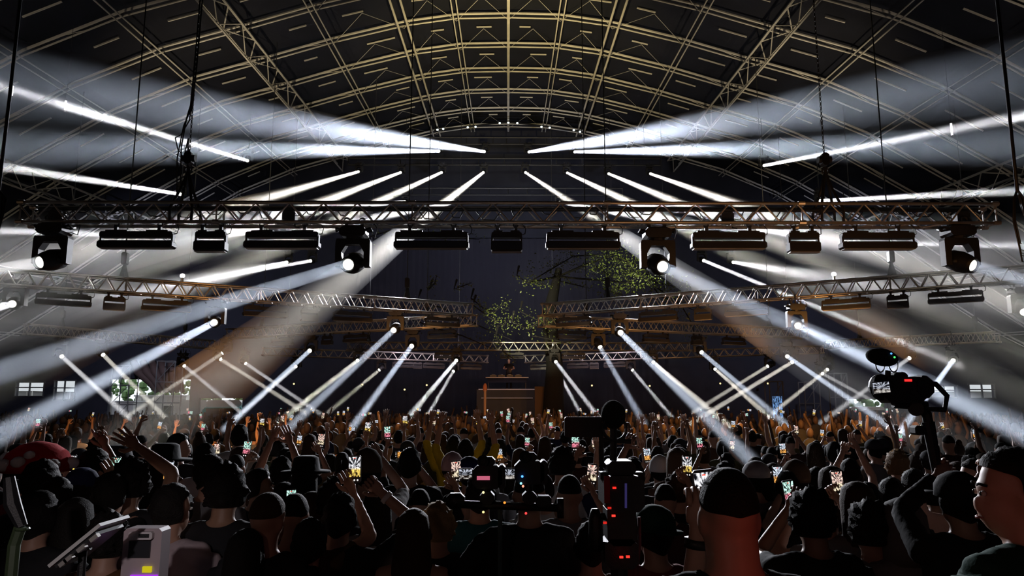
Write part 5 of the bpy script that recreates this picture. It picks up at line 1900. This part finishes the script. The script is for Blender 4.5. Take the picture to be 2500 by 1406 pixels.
MB().tube([pq, (pq.x, pq.y, zf + .02)], .011, 8).build('pole', mat('dull teal grey tube', (.05, .08, .08), .4), rg)
MB().tube([(pq.x, pq.y, zf), (pq.x, pq.y, zf + .03)], .12, 12).build('pole_foot', BLACK, rg)

Y = 2.7
o0 = at(1510, 1400, Y)
o0.z = rz
rg = thing('tall_camera_rig', 'tall black video camera on a stand with monitor, furry microphone and red lamps', 'camera', o0)
L_ = lambda px, py, dy=0.0: local(px, py, Y + dy, o0)
MB().ball(L_(1497, 1012), (.045, .07, .052), 14, 10).build('furry_microphone', FUR, rg, True)
for sx in (-1, 1):
    MB().torus(L_(1500, 1045) + V((sx * .006, sx * .03, 0)), .042, .004, 18, 5).build('shock_ring', BLACK2, rg)
MB().tube([L_(1498, 1035), L_(1497, 1170)], .013, 8).build('mic_post', BLACK, rg)
mo = MB().box(L_(1424, 1042), (.135, .022, .072), ch=.006).build('monitor', BLACK, rg)
MB().box(L_(1424, 1042) + V((0, .0125, 0)), (.12, .002, .058)).build('monitor_front', GLASSY, mo)
MB().tube([L_(1468, 1048), L_(1469, 1130), L_(1490, 1150)], .009, 6).build('monitor_arm', BLACK, rg)
bb = MB().box(L_(1515, 1198), (.135, .2, .12), ch=.02)
bb.box(L_(1512, 1140), (.10, .12, .05), ch=.015).box(L_(1515, 1160), (.15, .05, .025)).tube([L_(1465, 1075), L_(1540, 1078)], .008, 6)
cbod = bb.build('camera_body', BLACK, rg)
MB().box(L_(1482, 1195, -.101), (.02, .004, .09)).build('red_side_panel', mat('glossy red panel', (.25, .004, .004), .2), cbod)
MB().tube([L_(1528, 1180, -.10), L_(1528, 1240, -.10)], .004, 6).build('violet_strip', glow('violet strip', (.25, .2, .8), .10), cbod)
MB().box(L_(1512, 1275), (.10, .12, .14), ch=.02).build('battery_pack', BLACK, rg)
MB().box(L_(1512, 1345), (.115, .12, .10), ch=.02).build('audio_pack', BLACK, rg)
MB().tube([L_(1512, 1380), V((0, 0, .9))], .03, 10).build('stand_column', BLACK, rg)
for k in range(3):
    a_ = k * 2.1 + .4
    MB().tube([(0, 0, .95), (.45 * math.cos(a_), .45 * math.sin(a_), .015)], [.022, .016], 8).build('leg', BLACK, rg)
g = MB().loft([(0, 0, -.075, .018, .022), (0, 0, -.06, .026, .03), (0, 0, .04, .024, .028), (0, 0, .07, .014, .016)], 12)
g.v = [tuple(V(v) + L_(1454, 1292)) for v in g.v]
g.tube([L_(1454, 1258), L_(1485, 1262)], .012, 8)
g.build('hand_grip', BLACK, rg, True)
for px, py, s_ in ((1500, 1191, 1.0), (1498, 1259, 2.2), (1517, 1360, 2.0), (1533, 1359, 2.0), (1477, 1276, .7), (1488, 1240, .6)):
    MB().box(L_(px, py, -.105), (.012, .006, .007)).build('indicator_lamp', glow('indicator', (1, .03, .02), s_), rg)
MB().tube([L_(1560, 1262), L_(1562, 1330), L_(1553, 1404)], .006, 6).build('coiled_cable', mat('dull red cable', (.28, .06, .07), .5), rg, True)

Y = 3.62
o0 = at(2290, 1160, Y)
rg = thing('stick_camera_rig', 'black camera on a stick held high, with furry microphone, side screen and cage', 'camera', o0)
L_ = lambda px, py, dy=0.0: local(px, py, Y + dy, o0)
MB().ball(L_(2153, 872), (.078, .05, .043), 16, 10, Matrix.Rotation(math.radians(12), 3, 'Y')).build('furry_microphone', FUR, rg, True)
for dx in (-.035, .03):
    MB().torus(L_(2166, 890) + V((dx, 0, 0)), .036, .004, 18, 5, None, .6).build('shock_ring', BLACK2, rg)
MB().tube([L_(2168, 905), L_(2166, 930)], .014, 8).build('mic_mount', BLACK, rg)
c = L_(2198, 952)
bb = MB().box(c, (.21, .10, .125), ch=.03).box(c + V((-.01, 0, .065)), (.07, .07, .04), ch=.015)
bb.box(L_(2245, 945), (.08, .11, .11), ch=.03).ball(L_(2150, 945), (.055, .06, .065), 12, 8)
cbod = bb.build('camera_body', BLACK, rg)
MB().box(c + V((.015, -.051, .045)), (.035, .004, .011)).build('tally_lamp', glow('red tally', (1, .02, .02), 2.0), cbod)
fo = MB().box(L_(2152, 946, -.075), (.088, .01, .06), Matrix.Rotation(math.radians(-6), 3, 'Y')).build('fold_out_screen', BLACK2, rg)
MB().box(L_(2152, 946, -.081), (.078, .002, .05), Matrix.Rotation(math.radians(-6), 3, 'Y')).build('screen_picture', SCREENS[2], fo)
MB().tube([L_(2252, 935), L_(2285, 938), L_(2312, 966), L_(2306, 1000), L_(2250, 998), L_(2244, 940)], .014, 6).build('cage_handle', BLACK, rg)
MB().tube([L_(2180, 985), L_(2262, 990)], .022, 8).build('base_plate', BLACK, rg)
MB().tube([L_(2236, 998, -.03), L_(2236, 998, .05)], .035, 14).build('gimbal_motor', BLACK, rg)
MB().tube([L_(2245, 1000), L_(2262, 1010), L_(2268, 1040)], .024, 8).build('gimbal_arm', BLACK, rg)
MB().tube([L_(2265, 1030), L_(2274, 1075), L_(2294, 1180)], [.03, .027, .024], 10).build('stick', BLACK, rg)
MB().box(L_(2240, 1050), (.05, .05, .045), ch=.01).build('control_knob', BLACK, rg)
for px, py, col in ((2176, 863, (.1, .4, 1)), (2184, 872, (.1, 1, .2))):
    MB().ball(L_(px, py, -.045), .005, 8, 5).build('indicator_lamp', glow('indicator', col, 1.4), rg)

# ------------------------------------------------------------------ props at the lower left
Y = 2.75
o0 = at(205, 1400, Y)
o0.z = rz
tb = thing('tilted_tablet_stand', 'thin tilted screen seen edge on, on a black stand at the lower left', 'stand', o0)
L_ = lambda px, py, dy=0.0: local(px, py, Y + dy, o0)
a, c = L_(160, 1368), L_(281, 1270)
d = (c - a)
dx_ = d.normalized()
dz_ = dx_.cross(V((0, 1, 0))).normalized()
if dz_.z < 0:
    dz_ = -dz_
Rr = Matrix((dx_, dz_.cross(dx_), dz_)).transposed()
MB().box((a + c) / 2, (d.length, .2, .012), Rr).build('screen_panel', mat('pale screen edge', (.45, .45, .45), .35), tb)
MB().box((a + c) / 2 + Rr @ V((-.01, 0, -.014)), (d.length * .8, .18, .012), Rr).build('back_cover', BLACK2, tb)
for k, f in enumerate((.2, .3, .55, .8)):
    MB().box(a.lerp(c, f) + Rr @ V((0, -.09, -.022)), (.03, .02, .014), Rr).build('clip', ALU, tb)
MB().tube([(a + c) / 2 - V((0, 0, .02)), L_(203, 1340), (0, 0, .1)], .014, 8).build('pole', BLACK, tb)
for k in range(3):
    MB().tube([(0, 0, .3), (.3 * math.cos(k * 2.1), .3 * math.sin(k * 2.1), .012)], .012, 6).build('leg', BLACK, tb)

Y = 3.05
a, c = at(303, 1290, Y), at(396, 1290, Y)
wd = c.x - a.x
o0 = V(((a.x + c.x) / 2, Y, a.z - .34))
fc = thing('flight_case', 'tall black flight case under the white device at the lower left', 'case', (o0.x, Y, rz))
MB().box((0, .1, (o0.z - rz) / 2), (.34, .3, o0.z - rz), ch=.02).build('body', BLACK, fc)
for sx in (-1, 1):
    MB().box((sx * .165, -.05, (o0.z - rz) / 2), (.02, .02, (o0.z - rz) * .98)).build('edge_trim', ALU, fc)
WCASE = mat('pale pinkish plastic', (.42, .34, .36), .5)
dv = thing('white_device', 'pale upright device with carry handle, small dark screen and purple glow at its foot', 'device', o0)
MB().box((0, .04, .17), (wd, .08, .34), ch=.012).build('body', WCASE, dv)
MB().box((-.006, -.002, .262), (wd * .56, .012, .064)).build('screen', GLASSY, dv)
h = MB().box((.0, -.01, .315), (wd * .62, .02, .03), ch=.006)
h.build('handle', mat('white handle', (.6, .55, .56), .4), dv)
MB().box((.015, -.021, .315), (.04, .004, .014)).build('handle_slot', BLACK, dv)
MB().box((.02, -.006, .158), (wd * .7, .008, .016)).build('violet_light', glow('violet light bar', (.5, .05, 1.0), .8), dv)
MB().box((.03, -.006, .186), (.035, .008, .022)).build('yellow_light', glow('yellow light', (1.0, .85, .02), .55), dv)

Y = 2.9
o0 = at(28, 1400, Y)
o0.z = rz
ps = thing('green_lit_post', 'greenish lit upright post with a ring clamp at the lower left edge', 'post', o0)
L_ = lambda px, py, dy=0.0: local(px, py, Y + dy, o0)
GP = mat('greenish grey metal', (.04, .06, .028), .5)
MB().tube([(0, 0, 0), L_(35, 1330), L_(50, 1286)], .022, 8).build('pole', GP, ps)
MB().torus(L_(54, 1291), .022, .006, 14, 5, Matrix.Rotation(math.pi / 2, 3, 'X')).build('ring_clamp', GP, ps)
MB().tube([L_(54, 1286), L_(30, 1230), L_(22, 1165)], [.02, .03, .02], 8).build('upper_arm', BLACK, ps)
MB().tube([(0, 0, 0), (0, 0, .03)], .16, 14).build('base', BLACK, ps)
point('green_spill', at(70, 1330, 2.3), .025, (.6, 1.0, .35), .03)

# tiny warm lamps on the dark wall behind the stage, lit hardware on the second row made to glow
for k, (px, py) in enumerate(((718, 937), (885, 939), (1042, 940), (1445, 941), (1586, 942), (1758, 936), (1874, 936), (988, 951))):
    p = at(px, py, 44.8)
    t = thing('wall_lamp', 'tiny warm lamp low on the drape behind the stage, %s from the left' % ORD[k], 'light', p, 'lamps on the stage drape')
    MB().ball((0, -.04, 0), .055, 8, 5).build('bulb', glow('tiny warm lamp', (1, .75, .35), 1.6), t)
    MB().box((0, .04, 0), (.14, .1, .14), ch=.02).build('housing', BLACK, t)
for T, px, n_ in ((T2L, 443, 'left'), (T2R, 2038, 'right')):
    p, q = along(T, px)
    t = thing('glowing_hardware', 'bright white shine of lit hardware made to glow on top of the %s slanting truss' % n_, 'light', p + V((0, 0, T[3] / 2 + .03)), 'glowing hardware on the slanting trusses')
    MB().box((0, 0, .05), (.05, .05, .12)).build('bracket', ALU, t)
    MB().ball((0, 0, .16), (.07, .06, .06), 8, 6).build('bulb', glow('white shine', (1, .97, 1), 1.8), t)  # shine of the lit hardware given as emission, no bulb there
